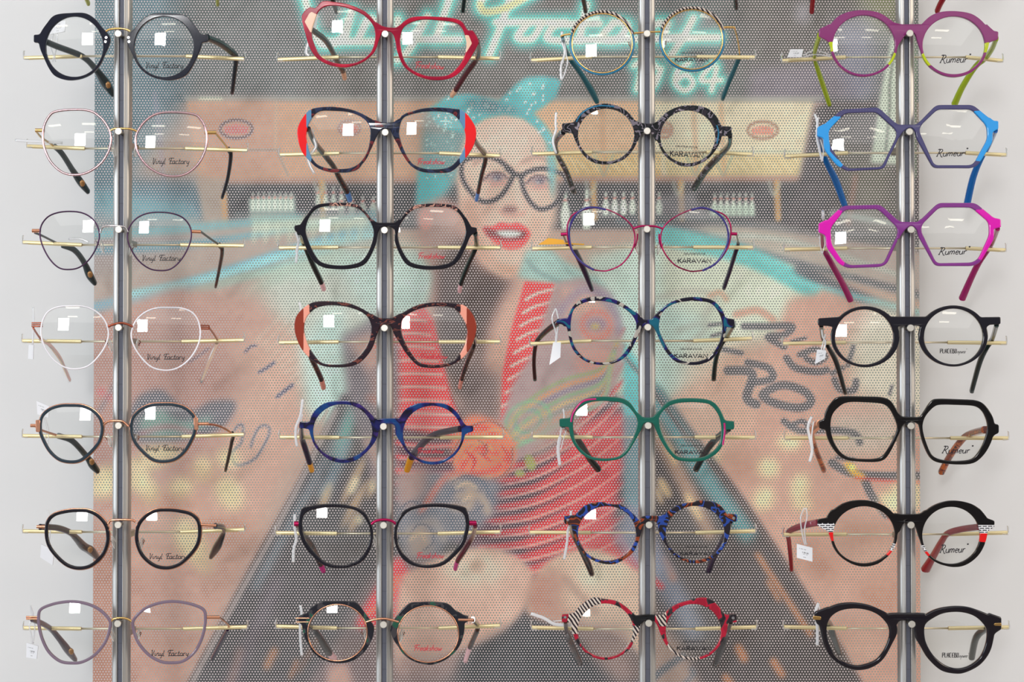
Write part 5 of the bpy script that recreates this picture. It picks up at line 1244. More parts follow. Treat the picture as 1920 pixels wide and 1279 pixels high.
for p, wd in (([(1395, 612), (1440, 612), (1485, 612), (1470, 628), (1440, 632), (1470, 650)], 13), ([(1330, 610), (1375, 606), (1360, 622), (1335, 630)], 7), ([(1355, 655), (1390, 662)], 10),
              ([(1475, 672), (1492, 690), (1530, 697), (1550, 694)], 14), ([(1500, 665), (1530, 655), (1548, 668), (1530, 680), (1512, 672)], 12), ([(1485, 640), (1510, 634)], 7),
              ([(1365, 695), (1410, 700), (1400, 745), (1418, 758)], 17), ([(1402, 680), (1440, 690), (1448, 710), (1410, 718)], 14),
              ([(1440, 732), (1470, 722), (1510, 735), (1520, 755), (1495, 765), (1450, 755), (1430, 742), (1440, 732)], 16),
              ([(1565, 712), (1575, 730), (1600, 732), (1605, 715)], 13), ([(1560, 700), (1580, 690)], 10), ([(1600, 650), (1590, 685)], 9), ([(1672, 724), (1668, 740)], 6),
              ([(1470, 790), (1500, 808), (1545, 806), (1600, 812), (1612, 830)], 13), ([(1480, 800), (1505, 790), (1520, 806)], 10),
              ([(1560, 868), (1590, 885), (1640, 892), (1724, 892)], 16), ([(1620, 895), (1632, 925), (1650, 950), (1662, 965)], 16), ([(1570, 858), (1600, 862)], 9)):
    line(p, wd, G1, .92, 1)
line([(1590, 872), (1602, 886), (1616, 894)], 13, (246, 190, 90), .9, 3); line([(1605, 896), (1680, 903), (1724, 905)], 5, (206, 70, 60), .8, 2); ell(1598, 876, 6, 6, (255, 236, 150), .9, 2)
line([(1650, 945), (1672, 972)], 9, (206, 90, 80), .8, 2)
spots([(1432, 935, 20, 24, 20), (1500, 915, 18, 28, 10), (1440, 878, 22, 20), (1505, 945, 20, 12), (1700, 930, 30, 34), (1480, 830, 24, 14), (1330, 860, 20, 12), (1670, 940, 24, 20)], (244, 232, 190), .85, 8)
spots([(1390, 880, 34, 22, 40), (1560, 960, 60, 12, 30), (1540, 1060, 50, 20, 40), (1620, 1000, 50, 16), (1660, 1120, 50, 30)], (172, 124, 100), .5, 14)
# right gutter
poly([(1200, 700), (1240, 730), (1400, 940), (1560, 1180), (1640, 1320), (1200, 1320)], (64, 62, 62), 1, 4)
line([(1222, 735), (1330, 905), (1400, 1000)], 34, (100, 172, 178), .8, 9); line([(1205, 760), (1300, 940), (1330, 1000)], 26, (206, 166, 138), .75, 7)
line([(1226, 740), (1420, 985), (1600, 1260)], 5, (90, 80, 76), .9, 1)
spots([(1246, 915, 9, 22, -30), (1300, 950, 8, 30, -30), (1236, 930, 5, 18, -20), (1258, 850, 6, 26, -25)], (248, 214, 170), .85, 4)
for p in ([(1230, 1060), (1260, 1110), (1300, 1180)],): line(p, 44, (150, 170, 196), .65, 12)
line([(1245, 1050), (1262, 1085)], 13, (200, 140, 116), .8, 5)
for p, wd in (([(1385, 1215), (1395, 1235)], 16), ([(1450, 1240), (1466, 1265)], 14), ([(1420, 1040), (1480, 1130), (1520, 1190)], 10), ([(1360, 1270), (1372, 1285)], 14), ([(1440, 1090), (1460, 1125)], 8)): line(p, wd, (214, 140, 90), .75, 4)
poly([(1200, 1120), (1270, 1200), (1330, 1320), (1200, 1320)], (186, 160, 146), .85, 10); line([(1215, 1280), (1245, 1255), (1280, 1230)], 14, (80, 96, 106), .8, 3); line([(1275, 1290), (1300, 1265), (1296, 1255)], 10, (88, 102, 114), .7, 3)

# --- the woman: back hair and scarf
poly([(800, 210), (870, 200), (880, 260), (860, 330), (830, 380), (782, 385), (790, 300)], (112, 160, 164), 1, 7)
poly([(784, 320), (830, 300), (842, 345), (810, 386), (780, 388)], (98, 190, 196), .95, 4)
poly([(792, 215), (850, 200), (870, 290), (830, 330), (800, 300)], (130, 128, 120), .7, 9)
poly([(780, 388), (830, 370), (890, 400), (900, 470), (880, 520), (820, 520), (790, 470)], (206, 160, 150), 1, 8)
poly([(800, 405), (855, 420), (880, 480), (850, 520), (800, 480)], (150, 128, 120), .7, 12); ell(798, 412, 12, 20, (226, 160, 150), .9, 3)
# shoulders and chest
poly([(820, 500), (900, 470), (985, 515), (1060, 530), (1140, 560), (1160, 640), (1080, 760), (960, 800), (880, 800), (820, 700), (760, 660), (740, 610), (800, 580)], (216, 172, 156), 1, 6)
poly([(820, 490), (868, 440), (900, 490), (925, 515), (965, 525), (940, 560), (916, 620), (905, 700), (890, 760), (850, 745), (825, 650)], (76, 64, 60), 1, 12)
poly([(822, 495), (870, 500), (880, 620), (840, 720), (815, 640)], (88, 80, 80), .8, 10)
poly([(880, 690), (940, 700), (938, 790), (880, 830), (850, 800)], (96, 84, 82), .85, 12)
poly([(870, 640), (900, 650), (900, 690), (870, 690)], (150, 130, 124), .6, 8)
# face
FACE = [(886, 236), (915, 222), (950, 216), (990, 226), (1018, 252), (1032, 300), (1040, 350), (1038, 410), (1020, 455), (998, 490), (972, 514), (945, 519), (915, 503), (890, 470), (872, 430), (860, 380), (858, 320), (868, 270)]
poly(FACE, (238, 202, 186), 1, 4, True)
poly([(870, 370), (895, 380), (905, 450), (930, 500), (905, 500), (880, 460), (862, 410)], (206, 160, 142), .8, 10); poly([(985, 400), (1030, 400), (1010, 460), (985, 500)], (230, 190, 170), .6, 10)
poly([(925, 495), (975, 500), (968, 516), (942, 518)], (220, 170, 146), .7, 6); ell(950, 270, 50, 38, (246, 214, 200), .7, 14)
poly([(915, 355), (925, 345), (925, 400), (905, 410)], (214, 160, 146), .4, 8); poly([(1025, 300), (1044, 300), (1046, 420), (1030, 440)], (222, 190, 172), .7, 6)
# neck tie bandana
poly([(985, 470), (1020, 460), (1060, 490), (1120, 520), (1140, 540), (1090, 534), (1000, 528), (970, 520)], (176, 208, 202), .95, 5); line([(990, 490), (1010, 510), (1050, 530)], 8, (130, 160, 160), .7, 3); line([(1030, 470), (1060, 500), (1080, 530)], 6, (150, 176, 172), .6, 3)
# eyes
for cx, cy in ((928, 334), (1008, 340)):
    ell(cx, cy + 2, 25, 11, (206, 168, 158), .85, 5); ell(cx + 2, cy - 3, 17, 7, (150, 132, 140), .7, 3)
    ell(cx + 4, cy - 1, 8, 6, (84, 84, 100), .85, 2); line([(cx - 22, cy + 4), (cx - 6, cy - 9), (cx + 12, cy - 9), (cx + 26, cy + 2)], 4, (70, 60, 66), .8, 1)
    ell(cx + 1, cy + 2, 3, 2, (240, 240, 240), .8, 1); line([(cx - 6, cy + 12), (cx + 20, cy + 10)], 5, (206, 130, 130), .5, 3)
line([(890, 306), (915, 292), (945, 304)], 8, (150, 120, 112), .6, 3); line([(980, 304), (1010, 294), (1040, 312)], 7, (160, 130, 120), .6, 3)
# spectacles on the face
for p in ([(866, 304), (890, 294), (925, 296), (950, 312), (962, 326), (955, 345), (940, 366), (922, 377), (900, 376), (878, 354), (866, 330), (866, 304)], [(976, 332), (990, 322), (1020, 316), (1052, 326), (1062, 340), (1054, 365), (1036, 386), (1012, 392), (994, 378), (982, 356), (976, 332)]):
    line(p, 9, (62, 66, 70), .95, 1)
line([(950, 316), (964, 326), (980, 330)], 10, (62, 66, 70), .95, 1); line([(1052, 324), (1066, 330)], 8, (62, 66, 70), .9, 1)
# nose, mouth
ell(956, 393, 14, 7, (120, 84, 80), .8, 3); line([(938, 394), (948, 404), (978, 402), (984, 396)], 6, (200, 140, 130), .6, 3); line([(968, 340), (972, 375), (982, 390)], 7, (250, 226, 214), .5, 4)
poly([(905, 428), (925, 424), (938, 417), (955, 420), (972, 418), (990, 430), (994, 442), (980, 462), (960, 468), (940, 463), (920, 448)], (222, 70, 74), .97, 2, True)
poly([(912, 433), (935, 432), (958, 430), (986, 436), (978, 446), (955, 448), (930, 444)], (96, 56, 60), .9, 2, True); poly([(930, 434), (955, 432), (978, 436), (968, 444), (944, 444)], (232, 236, 232), .95, 2, True)
poly([(903, 427), (916, 425), (930, 440), (920, 446)], (120, 60, 62), .6, 3); line([(912, 440), (930, 447), (958, 451), (982, 446)], 3, (120, 50, 56), .7, 1)
line([(925, 456), (950, 464), (972, 460)], 8, (240, 130, 116), .5, 3)
# scarf bow over the forehead
SC1 = (104, 190, 196)
poly([(803, 205), (840, 180), (880, 176), (905, 182), (935, 190), (965, 160), (985, 146), (1015, 143), (1040, 146), (1052, 152), (1044, 180), (1020, 200), (1000, 212), (1020, 232), (1036, 262), (1042, 300), (1030, 270), (1005, 240), (980, 222), (945, 215), (910, 222), (888, 236), (866, 250), (840, 244), (818, 232)], SC1, 1, 3)
poly([(965, 165), (1000, 146), (1030, 150), (990, 190)], (146, 222, 222), .7, 6); poly([(905, 184), (935, 194), (925, 212), (900, 200)], (80, 120, 124), .8, 4); poly([(815, 205), (870, 185), (880, 200), (830, 235)], (84, 160, 168), .6, 8)
poly([(1008, 226), (1034, 250), (1044, 310), (1036, 380), (1028, 330), (1024, 270)], (130, 200, 206), .8, 4)
rs = random.Random(4)
SCP = [(803, 205), (840, 180), (880, 176), (935, 190), (965, 160), (985, 146), (1015, 143), (1052, 152), (1044, 180), (1000, 212), (1030, 250), (1042, 300), (1024, 270), (980, 224), (945, 215), (910, 222), (866, 250), (820, 235)]
for i in range(420):
    x = rs.uniform(805, 1048); y = rs.uniform(146, 310)
    if sdf_poly(SCP, np.array([[x]]), np.array([[y]]))[0, 0] < -2 and i % 3 == 0:
        ell(x, y, 2.6, 2.4, (240, 250, 246), .95, 0)
poly([(870, 185), (905, 184), (960, 200), (985, 212), (940, 214), (890, 214)], (60, 104, 112), .55, 5)
poly([(795, 250), (862, 250), (850, 330), (800, 330)], (108, 170, 176), .6, 6)
for i in range(40): ell(rs.uniform(800, 856), rs.uniform(210, 340), 2.4, 2.4, (214, 236, 232), .7, 0)
# striped dress, left panel and strap
RED = (222, 74, 76)
poly([(742, 600), (795, 575), (812, 600), (826, 660), (845, 740), (872, 810), (905, 880), (850, 900), (742, 890)], RED, 1, 3)
poly([(984, 528), (1040, 532), (1022, 610), (1000, 680), (975, 740), (940, 785), (942, 700), (958, 620)], (226, 66, 68), 1, 2)
for i in range(13):
    y = 600 + i * 25
    line([(744, y + 2), (775, y), (800 + i * 7, y + 3)], 5, (246, 206, 196), .85, 1)
for i in range(9):
    y = 550 + i * 25; x = 990 - i * 5.5
    line([(x - 4, y + 12), (x + 18, y), (x + 50 - i * 2, y - 8)], 5.5, (248, 226, 216), .9, 1)
poly([(690, 590), (745, 590), (745, 900), (700, 900)], (110, 98, 100), .7, 10)
# her right arm and forearm, tattooed
poly([(640, 630), (700, 600), (745, 640), (745, 880), (700, 900), (655, 760)], (110, 106, 112), 1, 8)
poly([(652, 640), (700, 620), (720, 680), (690, 700)], (206, 160, 146), .8, 8); poly([(690, 690), (735, 720), (740, 800), (700, 760)], (176, 140, 130), .7, 8); poly([(700, 620), (740, 610), (742, 650)], (222, 96, 90), .6, 6)
line([(700, 650), (735, 640)], 7, (232, 120, 106), .7, 3); line([(690, 745), (730, 760)], 10, (210, 120, 96), .4, 5)
# dress skirt
poly([(740, 800), (900, 830), (1000, 760), (1100, 740), (1178, 770), (1176, 850), (1160, 940), (1150, 1000), (1196, 1060), (1200, 1110), (1100, 1040), (1000, 1090), (920, 1040), (860, 1020), (760, 960)], (88, 62, 74), 1, 4)
poly([(1060, 800), (1172, 770), (1172, 850), (1150, 960), (1150, 1010), (1200, 1070), (1200, 1110), (1110, 1035), (1060, 1060), (1000, 1085), (980, 1000), (1020, 900)], (212, 72, 78), .95, 8)
for i in range(13):
    y0 = 1078 - i * 24
    line([(890 + i * 4, y0 - 4), (980 + i * 3, y0 - 8 - i * 2), (1080 + i * 2, y0 - 34 - i * 5), (1170, y0 - 78 - i * 8)], 15, (206, 58, 64), .8, 2, taper=True)
    line([(905 + i * 4, y0 + 2), (985 + i * 3, y0 - 2 - i * 2), (1080 + i * 2, y0 - 27 - i * 5), (1170, y0 - 70 - i * 8)], 4.5, (250, 190, 176), .9, 1, taper=True)
    line([(900 + i * 4, y0 + 8), (985 + i * 3, y0 + 6 - i * 2), (1060 + i * 2, y0 - 12 - i * 5)], 6, (66, 52, 62), .75, 2, taper=True)
line([(1160, 1000), (1196, 1060), (1240, 1100)], 12, (214, 70, 76), .8, 3)
poly([(1150, 1010), (1180, 930), (1210, 940), (1260, 1080), (1200, 1070)], (140, 150, 172), .8, 9)
poly([(1168, 740), (1212, 740), (1212, 960), (1168, 940)], (112, 156, 166), .8, 6); poly([(1168, 640), (1214, 700), (1214, 780), (1170, 780)], (110, 200, 204), .9, 4); line([(1170, 668), (1240, 750), (1290, 830)], 7, (84, 84, 86), .8, 2)
for i in range(5): line([(745, 830 + i * 26), (800, 836 + i * 26), (880 - i * 8, 834 + i * 26)], 9, (214, 68, 74), .8, 2)
for i in range(5): line([(750, 834 + i * 26), (800, 838 + i * 26), (860 - i * 8, 836 + i * 26)], 3.5, (246, 190, 180), .8, 1)
# her left arm with flowing tattoo
poly([(1042, 532), (1090, 520), (1140, 545), (1164, 600), (1168, 690), (1140, 750), (1080, 780), (1000, 850), (940, 880), (880, 930), (850, 900), (860, 850), (940, 790), (960, 720), (1000, 660), (1020, 590)], (176, 150, 150), 1, 5)
poly([(1050, 540), (1110, 540), (1130, 580), (1060, 600)], (226, 176, 156), .8, 8); line([(1050, 585), (1090, 545), (1140, 560), (1160, 620)], 16, (140, 132, 160), .7, 6)
ell(1118, 610, 34, 34, (214, 150, 136), .9, 6); ell(1118, 610, 26, 26, (206, 100, 90), .6, 3, 6); ell(1118, 608, 20, 13, (140, 120, 146), .8, 4); ell(1116, 612, 9, 6, (214, 190, 110), .8, 3)
poly([(1080, 650), (1150, 650), (1140, 700), (1080, 700)], (214, 150, 136), .8, 9)
for i, cl_ in enumerate([(150, 176, 120), (224, 160, 110), (130, 128, 150), (140, 190, 140), (214, 190, 130), (120, 140, 130), (226, 150, 110), (150, 196, 160)]):
    o_ = i * 11
    line([(1158 - i * 2, 640 + o_ * .6), (1130, 690 + o_ * .8), (1060, 712 + o_), (1000, 745 + o_), (960, 790 + o_ * .7), (942, 830 + o_ * .4)], 6.5, cl_, .8, 2)
for r, cl_ in ((44, (140, 200, 160)), (34, (196, 176, 140)), (25, (130, 180, 150)), (15, (190, 160, 140))): ell(990, 790, r, r * .8, cl_, .7, 2, 6, rot=-30)
poly([(1000, 800), (1060, 770), (1100, 790), (1060, 840), (1000, 870)], (170, 150, 140), .7, 8)
# orange flower and forearm
poly([(850, 815), (880, 780), (930, 790), (965, 830), (960, 880), (920, 905), (870, 900), (850, 870)], (232, 128, 96), .95, 5, True)
for p in ([(865, 880), (890, 840), (930, 850)], [(880, 890), (930, 880), (955, 850)], [(870, 820), (900, 800), (930, 820)]): line(p, 10, (214, 66, 60), .7, 3)
for p in ([(870, 860), (900, 830), (925, 845)], [(885, 900), (920, 893)]): line(p, 5, (240, 190, 130), .7, 2)
for p, c_ in (([(850, 872), (868, 838), (896, 826)], (240, 150, 110)), ([(905, 812), (935, 806), (958, 824)], (244, 160, 120)), ([(900, 868), (925, 858), (948, 872)], (240, 140, 104)), ([(872, 846), (890, 862), (884, 884)], (200, 60, 56)), ([(915, 830), (905, 850), (922, 866)], (206, 70, 60)), ([(940, 836), (955, 858), (946, 882)], (206, 76, 62))): line(p, 8, c_, .85, 1, taper=True)
for p in ([(848, 868), (858, 830), (884, 800), (920, 790), (950, 806)], [(960, 840), (958, 874), (930, 898), (890, 902)], [(896, 826), (912, 836), (910, 852), (896, 850)]): line(p, 2.5, (92, 66, 70), .7, 1)
line([(836, 905), (862, 880), (850, 920), (820, 950)], 7, (228, 110, 84), .7, 2); line([(800, 985), (812, 950), (842, 905)], 9, (232, 132, 100), .6, 3)
spots([(994, 868, 10, 16, -20), (975, 888, 10, 7)], (160, 170, 96), .9, 2)
poly([(742, 900), (800, 880), (870, 890), (940, 900), (930, 960), (880, 1010), (800, 1030), (742, 1010)], (106, 112, 122), 1, 7)
poly([(745, 880), (800, 870), (800, 920), (760, 960), (742, 930)], (198, 160, 150), .8, 10); line([(790, 960), (830, 900), (860, 890)], 12, (226, 120, 100), .7, 4)
for p in ([(850, 900), (880, 915), (880, 950), (850, 950)], [(860, 930), (900, 930), (915, 960)], [(770, 1000), (810, 980), (830, 1010)], [(790, 1040), (800, 1000)]): line(p, 15, (200, 172, 150), .75, 5)
for p in ([(840, 930), (870, 900), (905, 905), (925, 940)], [(780, 985), (800, 960), (840, 965), (850, 1000)]): line(p, 5, (90, 104, 120), .8, 2)
poly([(750, 960), (830, 980), (830, 1080), (750, 1090)], (128, 134, 146), .7, 10); poly([(760, 990), (800, 980), (812, 1030), (770, 1050)], (206, 176, 160), .7, 8)
for p in ([(762, 1010), (784, 984), (806, 990), (812, 1016), (794, 1032)], [(846, 905), (876, 892), (908, 905), (914, 934)], [(858, 950), (884, 962), (906, 948)], [(750, 955), (770, 940), (796, 948)]): line(p, 3, (74, 88, 104), .8, 1)
for p in ([(855, 915), (875, 905), (893, 915)], [(770, 1012), (788, 1000), (796, 1012)], [(868, 940), (880, 930)]): line(p, 6, (226, 196, 170), .8, 2)
line([(700, 880), (720, 940), (740, 1000)], 16, (150, 130, 128), .5, 6); line([(692, 830), (712, 870)], 22, (214, 174, 160), .7, 6)
# red tattoo leg and knees
poly([(560, 1310), (620, 1220), (690, 1090), (740, 1040), (800, 1050), (840, 1080), (760, 1200), (740, 1310)], (120, 104, 104), .9, 10)
poly([(610, 1310), (616, 1250), (650, 1240), (668, 1310)], (212, 168, 154), .9, 7)
poly([(668, 1170), (700, 1110), (745, 1045), (775, 1080), (810, 1060), (800, 1110), (740, 1160), (690, 1180)], (222, 76, 84), .95, 5, True)
ell(766, 1092, 18, 14, (232, 140, 120), .8, 3, 5); ell(766, 1092, 6, 5, (120, 130, 140), .8, 2); line([(690, 1150), (730, 1120), (745, 1080)], 9, (236, 140, 110), .7, 3); line([(720, 1170), (740, 1130)], 8, (160, 150, 150), .6, 3)
poly([(748, 1100), (790, 1060), (850, 1036), (905, 1026), (955, 1036), (990, 1060), (1002, 1085), (985, 1140), (940, 1190), (880, 1215), (820, 1230), (745, 1260)], (224, 184, 168), 1, 5, True)
ell(890, 1070, 60, 34, (238, 216, 196), .8, 14); ell(895, 1062, 12, 12, (190, 156, 138), .7, 6); ell(820, 1130, 40, 30, (222, 180, 166), .6, 14); poly([(745, 1180), (830, 1160), (900, 1190), (860, 1260), (745, 1290)], (206, 166, 152), .8, 14)
poly([(1000, 1090), (1030, 1050), (1080, 1030), (1130, 1034), (1180, 1060), (1220, 1100), (1220, 1230), (1150, 1190), (1060, 1170), (990, 1150)], (228, 196, 176), 1, 5, True)
poly([(1000, 1090), (1030, 1060), (1060, 1080), (1050, 1130), (1100, 1180), (1040, 1170), (990, 1150)], (176, 128, 112), .8, 12); ell(1130, 1075, 50, 30, (240, 224, 200), .7, 12); line([(1060, 1085), (1090, 1120), (1120, 1150)], 10, (140, 104, 92), .6, 6)
ell(1010, 1115, 16, 40, (186, 134, 116), .8, 9)
poly([(1060, 1160), (1180, 1180), (1200, 1280), (1140, 1290), (1080, 1230)], (150, 124, 116), .8, 14)
poly([(860, 1230), (990, 1160), (1080, 1200), (1160, 1290), (1160, 1320), (840, 1320)], (50, 58, 62), .95, 12); poly([(740, 1230), (860, 1230), (840, 1320), (740, 1320)], (128, 112, 110), .7, 16)
line([(1175, 1290), (1230, 1262)], 8, (80, 96, 106), .6, 3)

# --- neon sign
NEON = [[(566, -30), (596, 76), (640, 72), (660, 20)], [(652, 40), (648, 74)], [(672, 74), (690, 36), (704, 40)], [(746, 36), (748, 66), (775, 66), (802, 30)], [(790, 50), (768, 92), (745, 112)], [(845, -10), (818, 72)], [(600, 78), (700, 78)], [(760, 74), (862, 74)],
        [(1000, -14), (950, 14), (910, 22), (900, 8), (912, -14)], [(962, -20), (940, 46), (918, 102)], [(930, 42), (1062, 42)], [(988, 46), (970, 70), (998, 72), (1016, 44)], [(1068, 46), (1040, 48), (1026, 72), (1062, 76)], [(1100, 8), (1086, 76)], [(1074, 44), (1124, 44)],
        [(1150, 44), (1128, 70), (1158, 74), (1176, 46), (1150, 42)], [(1216, 44), (1204, 76)], [(1216, 50), (1240, 42)], [(1252, 44), (1246, 70), (1276, 70)], [(1300, 34), (1280, 72), (1258, 104)], [(1062, 76), (1346, 70)],
        [(1188, 124), (1202, 118), (1194, 168)], [(1236, 130), (1220, 118), (1212, 136), (1230, 146), (1240, 128), (1230, 156), (1218, 168)], [(1292, 118), (1270, 134), (1266, 156), (1284, 170), (1300, 156), (1286, 140), (1270, 150)], [(1338, 118), (1314, 150), (1352, 150)], [(1344, 126), (1334, 170)]]
for wd, cl_, a, sf in ((40, (104, 176, 172), .75, 6), (26, (120, 212, 204), .95, 3), (14, (240, 242, 226), 1, 2)):
    for p in NEON: line(p, wd * (0.72 if p[0][1] > 114 else 1), cl_, a, sf)
line([(1000, -14), (950, 14), (910, 22), (900, 8)], 12, (236, 226, 160), .7, 2)

# fine dither so the flats are not perfectly even
rng = np.random.default_rng(3)
IMG += blur(rng.normal(0, 1, (PH, PW)).astype(np.float32), 3)[..., None] * 26
IMG += blur(rng.normal(0, 1, (PH, PW)).astype(np.float32), 14)[..., None] * 110
g_ = IMG.mean(2, keepdims=True); IMG = g_ + (IMG - g_) * 1.08; IMG = (IMG - 128) * 1.13 + 137
np.clip(IMG, 4, 252, out=IMG)

def proj(X, Y, Z):
    dx, dy, dz = X - CAM.x, Y - CAM.y, Z - CAM.z
    f_ = dy * FWD.y + dz * FWD.z; u = dy * UPV.y + dz * UPV.z
    return 960 + FPX * dx / f_, 639.5 - FPX * u / f_

def build_print():
    Yp = 0.150
    a = at(176, 640, Yp).x; b = at(1724, 640, Yp).x; zt = at(960, -18, Yp).z; zb = at(960, 1298, Yp).z
    nx, nz = 620, 528
    xs = np.linspace(a, b, nx); zs = np.linspace(zb, zt, nz)
    XX, ZZ = np.meshgrid(xs, zs)
    PXX, PYY = proj(XX, Yp, ZZ)
    # bilinear lookup of the painted array
    u = np.clip(PXX - PX0, 0, PW - 2); v = np.clip(PYY - PY0, 0, PH - 2); iu, iv = u.astype(int), v.astype(int); fu, fv = (u - iu)[..., None], (v - iv)[..., None]
    C = (IMG[iv, iu] * (1 - fu) + IMG[iv, iu + 1] * fu) * (1 - fv) + (IMG[iv + 1, iu] * (1 - fu) + IMG[iv + 1, iu + 1] * fu) * fv
    C = C / 255.0; Cl = np.where(C <= 0.04045, C / 12.92, ((C + 0.055) / 1.055) ** 2.4)
    N = nx * nz; cx, cz = (a + b) / 2, zb
    V = np.stack([XX.ravel() - cx, np.zeros(N), ZZ.ravel() - cz], 1)
    ij = (np.arange(nz - 1)[:, None] * nx + np.arange(nx - 1)[None, :]).ravel()
    Fq = np.stack([ij, ij + 1, ij + nx + 1, ij + nx], 1)
    rim = list(range(nx)) + [k * nx + nx - 1 for k in range(1, nz)] + list(range(N - 2, N - nx - 1, -1)) + [k * nx for k in range(nz - 2, 0, -1)]
    th = 0.0006; back = V[rim] + np.array([0, th, 0]); m = len(rim)
    side = [(rim[(i + 1) % m], rim[i], N + i, N + (i + 1) % m) for i in range(m)]
    me = bpy.data.meshes.new('wall_print')
    me.from_pydata(np.vstack([V, back]).tolist(), [], Fq.tolist() + [tuple(q) for q in side] + [tuple(range(N + m - 1, N - 1, -1))])
    ca = me.color_attributes.new('print_colour', 'FLOAT_COLOR', 'POINT')
    A = np.ones((N + m, 4), np.float32); A[:N, :3] = Cl.reshape(-1, 3); A[N:, :3] = 0.7
    ca.data.foreach_set('color', A.ravel())
    mt = bpy.data.materials.new('perforated_print'); mt.use_nodes = True
    nt = mt.node_tree; B = nt.nodes['Principled BSDF']; lk = nt.links.new
    at_ = nt.nodes.new('ShaderNodeAttribute'); at_.attribute_name = 'print_colour'
    tc = nt.nodes.new('ShaderNodeTexCoord'); sx = nt.nodes.new('ShaderNodeSeparateXYZ'); lk(tc.outputs['Object'], sx.inputs[0])
    def M(op, a_, b_=None, c_=None):
        n = nt.nodes.new('ShaderNodeMath'); n.operation = op
        for i, v_ in enumerate((a_, b_, c_)):
            if v_ is None: continue
            if isinstance(v_, (int, float)): n.inputs[i].default_value = v_
            else: lk(v_, n.inputs[i])
        return n.outputs[0]
    pitch = 5.47 * S * (DIST + Yp) / DIST; row = 4.78 * S * (DIST + Yp) / DIST * 2
    def lattice(o):
        px = M('SUBTRACT', M('FRACT', M('ADD', M('DIVIDE', sx.outputs[0], pitch), 100.0 + o)), 0.5)
        pz = M('SUBTRACT', M('FRACT', M('ADD', M('DIVIDE', sx.outputs[2], row), 100.0 + o)), 0.5)
        ax, az = M('MULTIPLY', px, pitch), M('MULTIPLY', pz, row)
        return M('SQRT', M('ADD', M('MULTIPLY', ax, ax), M('MULTIPLY', az, az)))
    d = M('MINIMUM', lattice(0.0), lattice(0.5))
    r = 1.55 * S * (DIST + Yp) / DIST
    mask = nt.nodes.new('ShaderNodeMapRange'); mask.inputs['From Min'].default_value = r * 1.2; mask.inputs['From Max'].default_value = r * 0.8
    lk(d, mask.inputs['Value'])
    # the backing seen in the holes: lighter than dark ink, darker than pale ink
    bw = nt.nodes.new('ShaderNodeRGBToBW'); lk(at_.outputs['Color'], bw.inputs[0])
    hr = nt.nodes.new('ShaderNodeMapRange'); hr.inputs['From Min'].default_value = 0.26; hr.inputs['From Max'].default_value = 0.6
    lk(bw.outputs[0], hr.inputs['Value'])
    hc = nt.nodes.new('ShaderNodeMix'); hc.data_type = 'RGBA'; hc.inputs[6].default_value = (*lin((206, 194, 194)), 1); hc.inputs[7].default_value = (*lin((150, 162, 150)), 1)
    lk(hr.outputs[0], hc.inputs[0])
    mx = nt.nodes.new('ShaderNodeMix'); mx.data_type = 'RGBA'
    lk(mask.outputs[0], mx.inputs[0]); lk(at_.outputs['Color'], mx.inputs[6]); lk(hc.outputs[2], mx.inputs[7]); lk(mx.outputs[2], B.inputs['Base Color'])
    B.inputs['Roughness'].default_value = 0.55; B.inputs['Specular IOR Level'].default_value = 0.25
    me.materials.append(mt)
    o = bpy.data.objects.new('wall_print', me); COL.objects.link(o); o.location = (cx, Yp, cz)
    tag(o, 'large perforated print of a woman in a teal scarf at a bowling alley', 'wall print')
    return o
build_print()
# ------------------------------------------------------------------ posts
def build_post(px_top, px_bot, label):
    zt, zb = 1.95, 0.85
    p = at((px_top + px_bot) / 2, 640, Y_POST0)
    root = empty('display_post', Vector((p.x, (Y_POST0 + Y_POST1) / 2, zb)), label, 'display post', 'slotted aluminium display posts')
    cx, hw, sl, d0, d1 = p.x, 0.0062, 0.0018, Y_POST0, Y_POST1
    # cross-section: softly bulged face, raised lips, central slot
    prof = [(-hw, d1)]
    prof += [(-hw, d0 + 0.0032), (-hw + 0.0004, d0 + 0.0022), (-hw + 0.0012, d0 + 0.0014), (-hw + 0.0022, d0 + 0.0010), (-sl - 0.0011, d0 + 0.0007),
             (-sl - 0.0009, d0 + 0.0002), (-sl - 0.0006, d0), (-sl - 0.0002, d0 + 0.0001), (-sl, d0 + 0.0004), (-sl, d0 + 0.0036)]
    prof += [(-x, y) for x, y in prof[::-1]]
    mb = MB(); n = len(prof)
    mb.add([(cx + x, y, zb) for x, y in prof] + [(cx + x, y, zt) for x, y in prof], [(i, (i + 1) % n, n + (i + 1) % n, n + i) for i in range(n)] )
    set_auto(mb.build('extrusion', M_ALU, root), 35)
    mb = MB(); mb.box(cx - sl + 0.0001, cx + sl - 0.0001, d0 + 0.0026, d0 + 0.0034, zb, zt)
    ins = mb.build('slot_insert', M_SLOT, root, smooth=False)
    mb = MB(); z = zb + 0.01
    while z < zt:
        mb.box(cx - sl + 0.0001, cx + sl - 0.0001, d0 + 0.00245, d0 + 0.0026, z, z + 0.0003); z += 0.0195
    mb.build('slot_marks', M_SEAM, ins, smooth=False)
    return root
build_post(227.5, 224, 'slotted aluminium post farthest left, carrying the wire eyeglasses')
build_post(722, 719, 'slotted aluminium post carrying the crimson and tortoise-brow eyeglasses')
build_post(1212, 1216, 'slotted aluminium post carrying the striped-brow and bottle green eyeglasses')
build_post(1699, 1705, 'slotted aluminium post farthest right, carrying the octagonal eyeglasses')

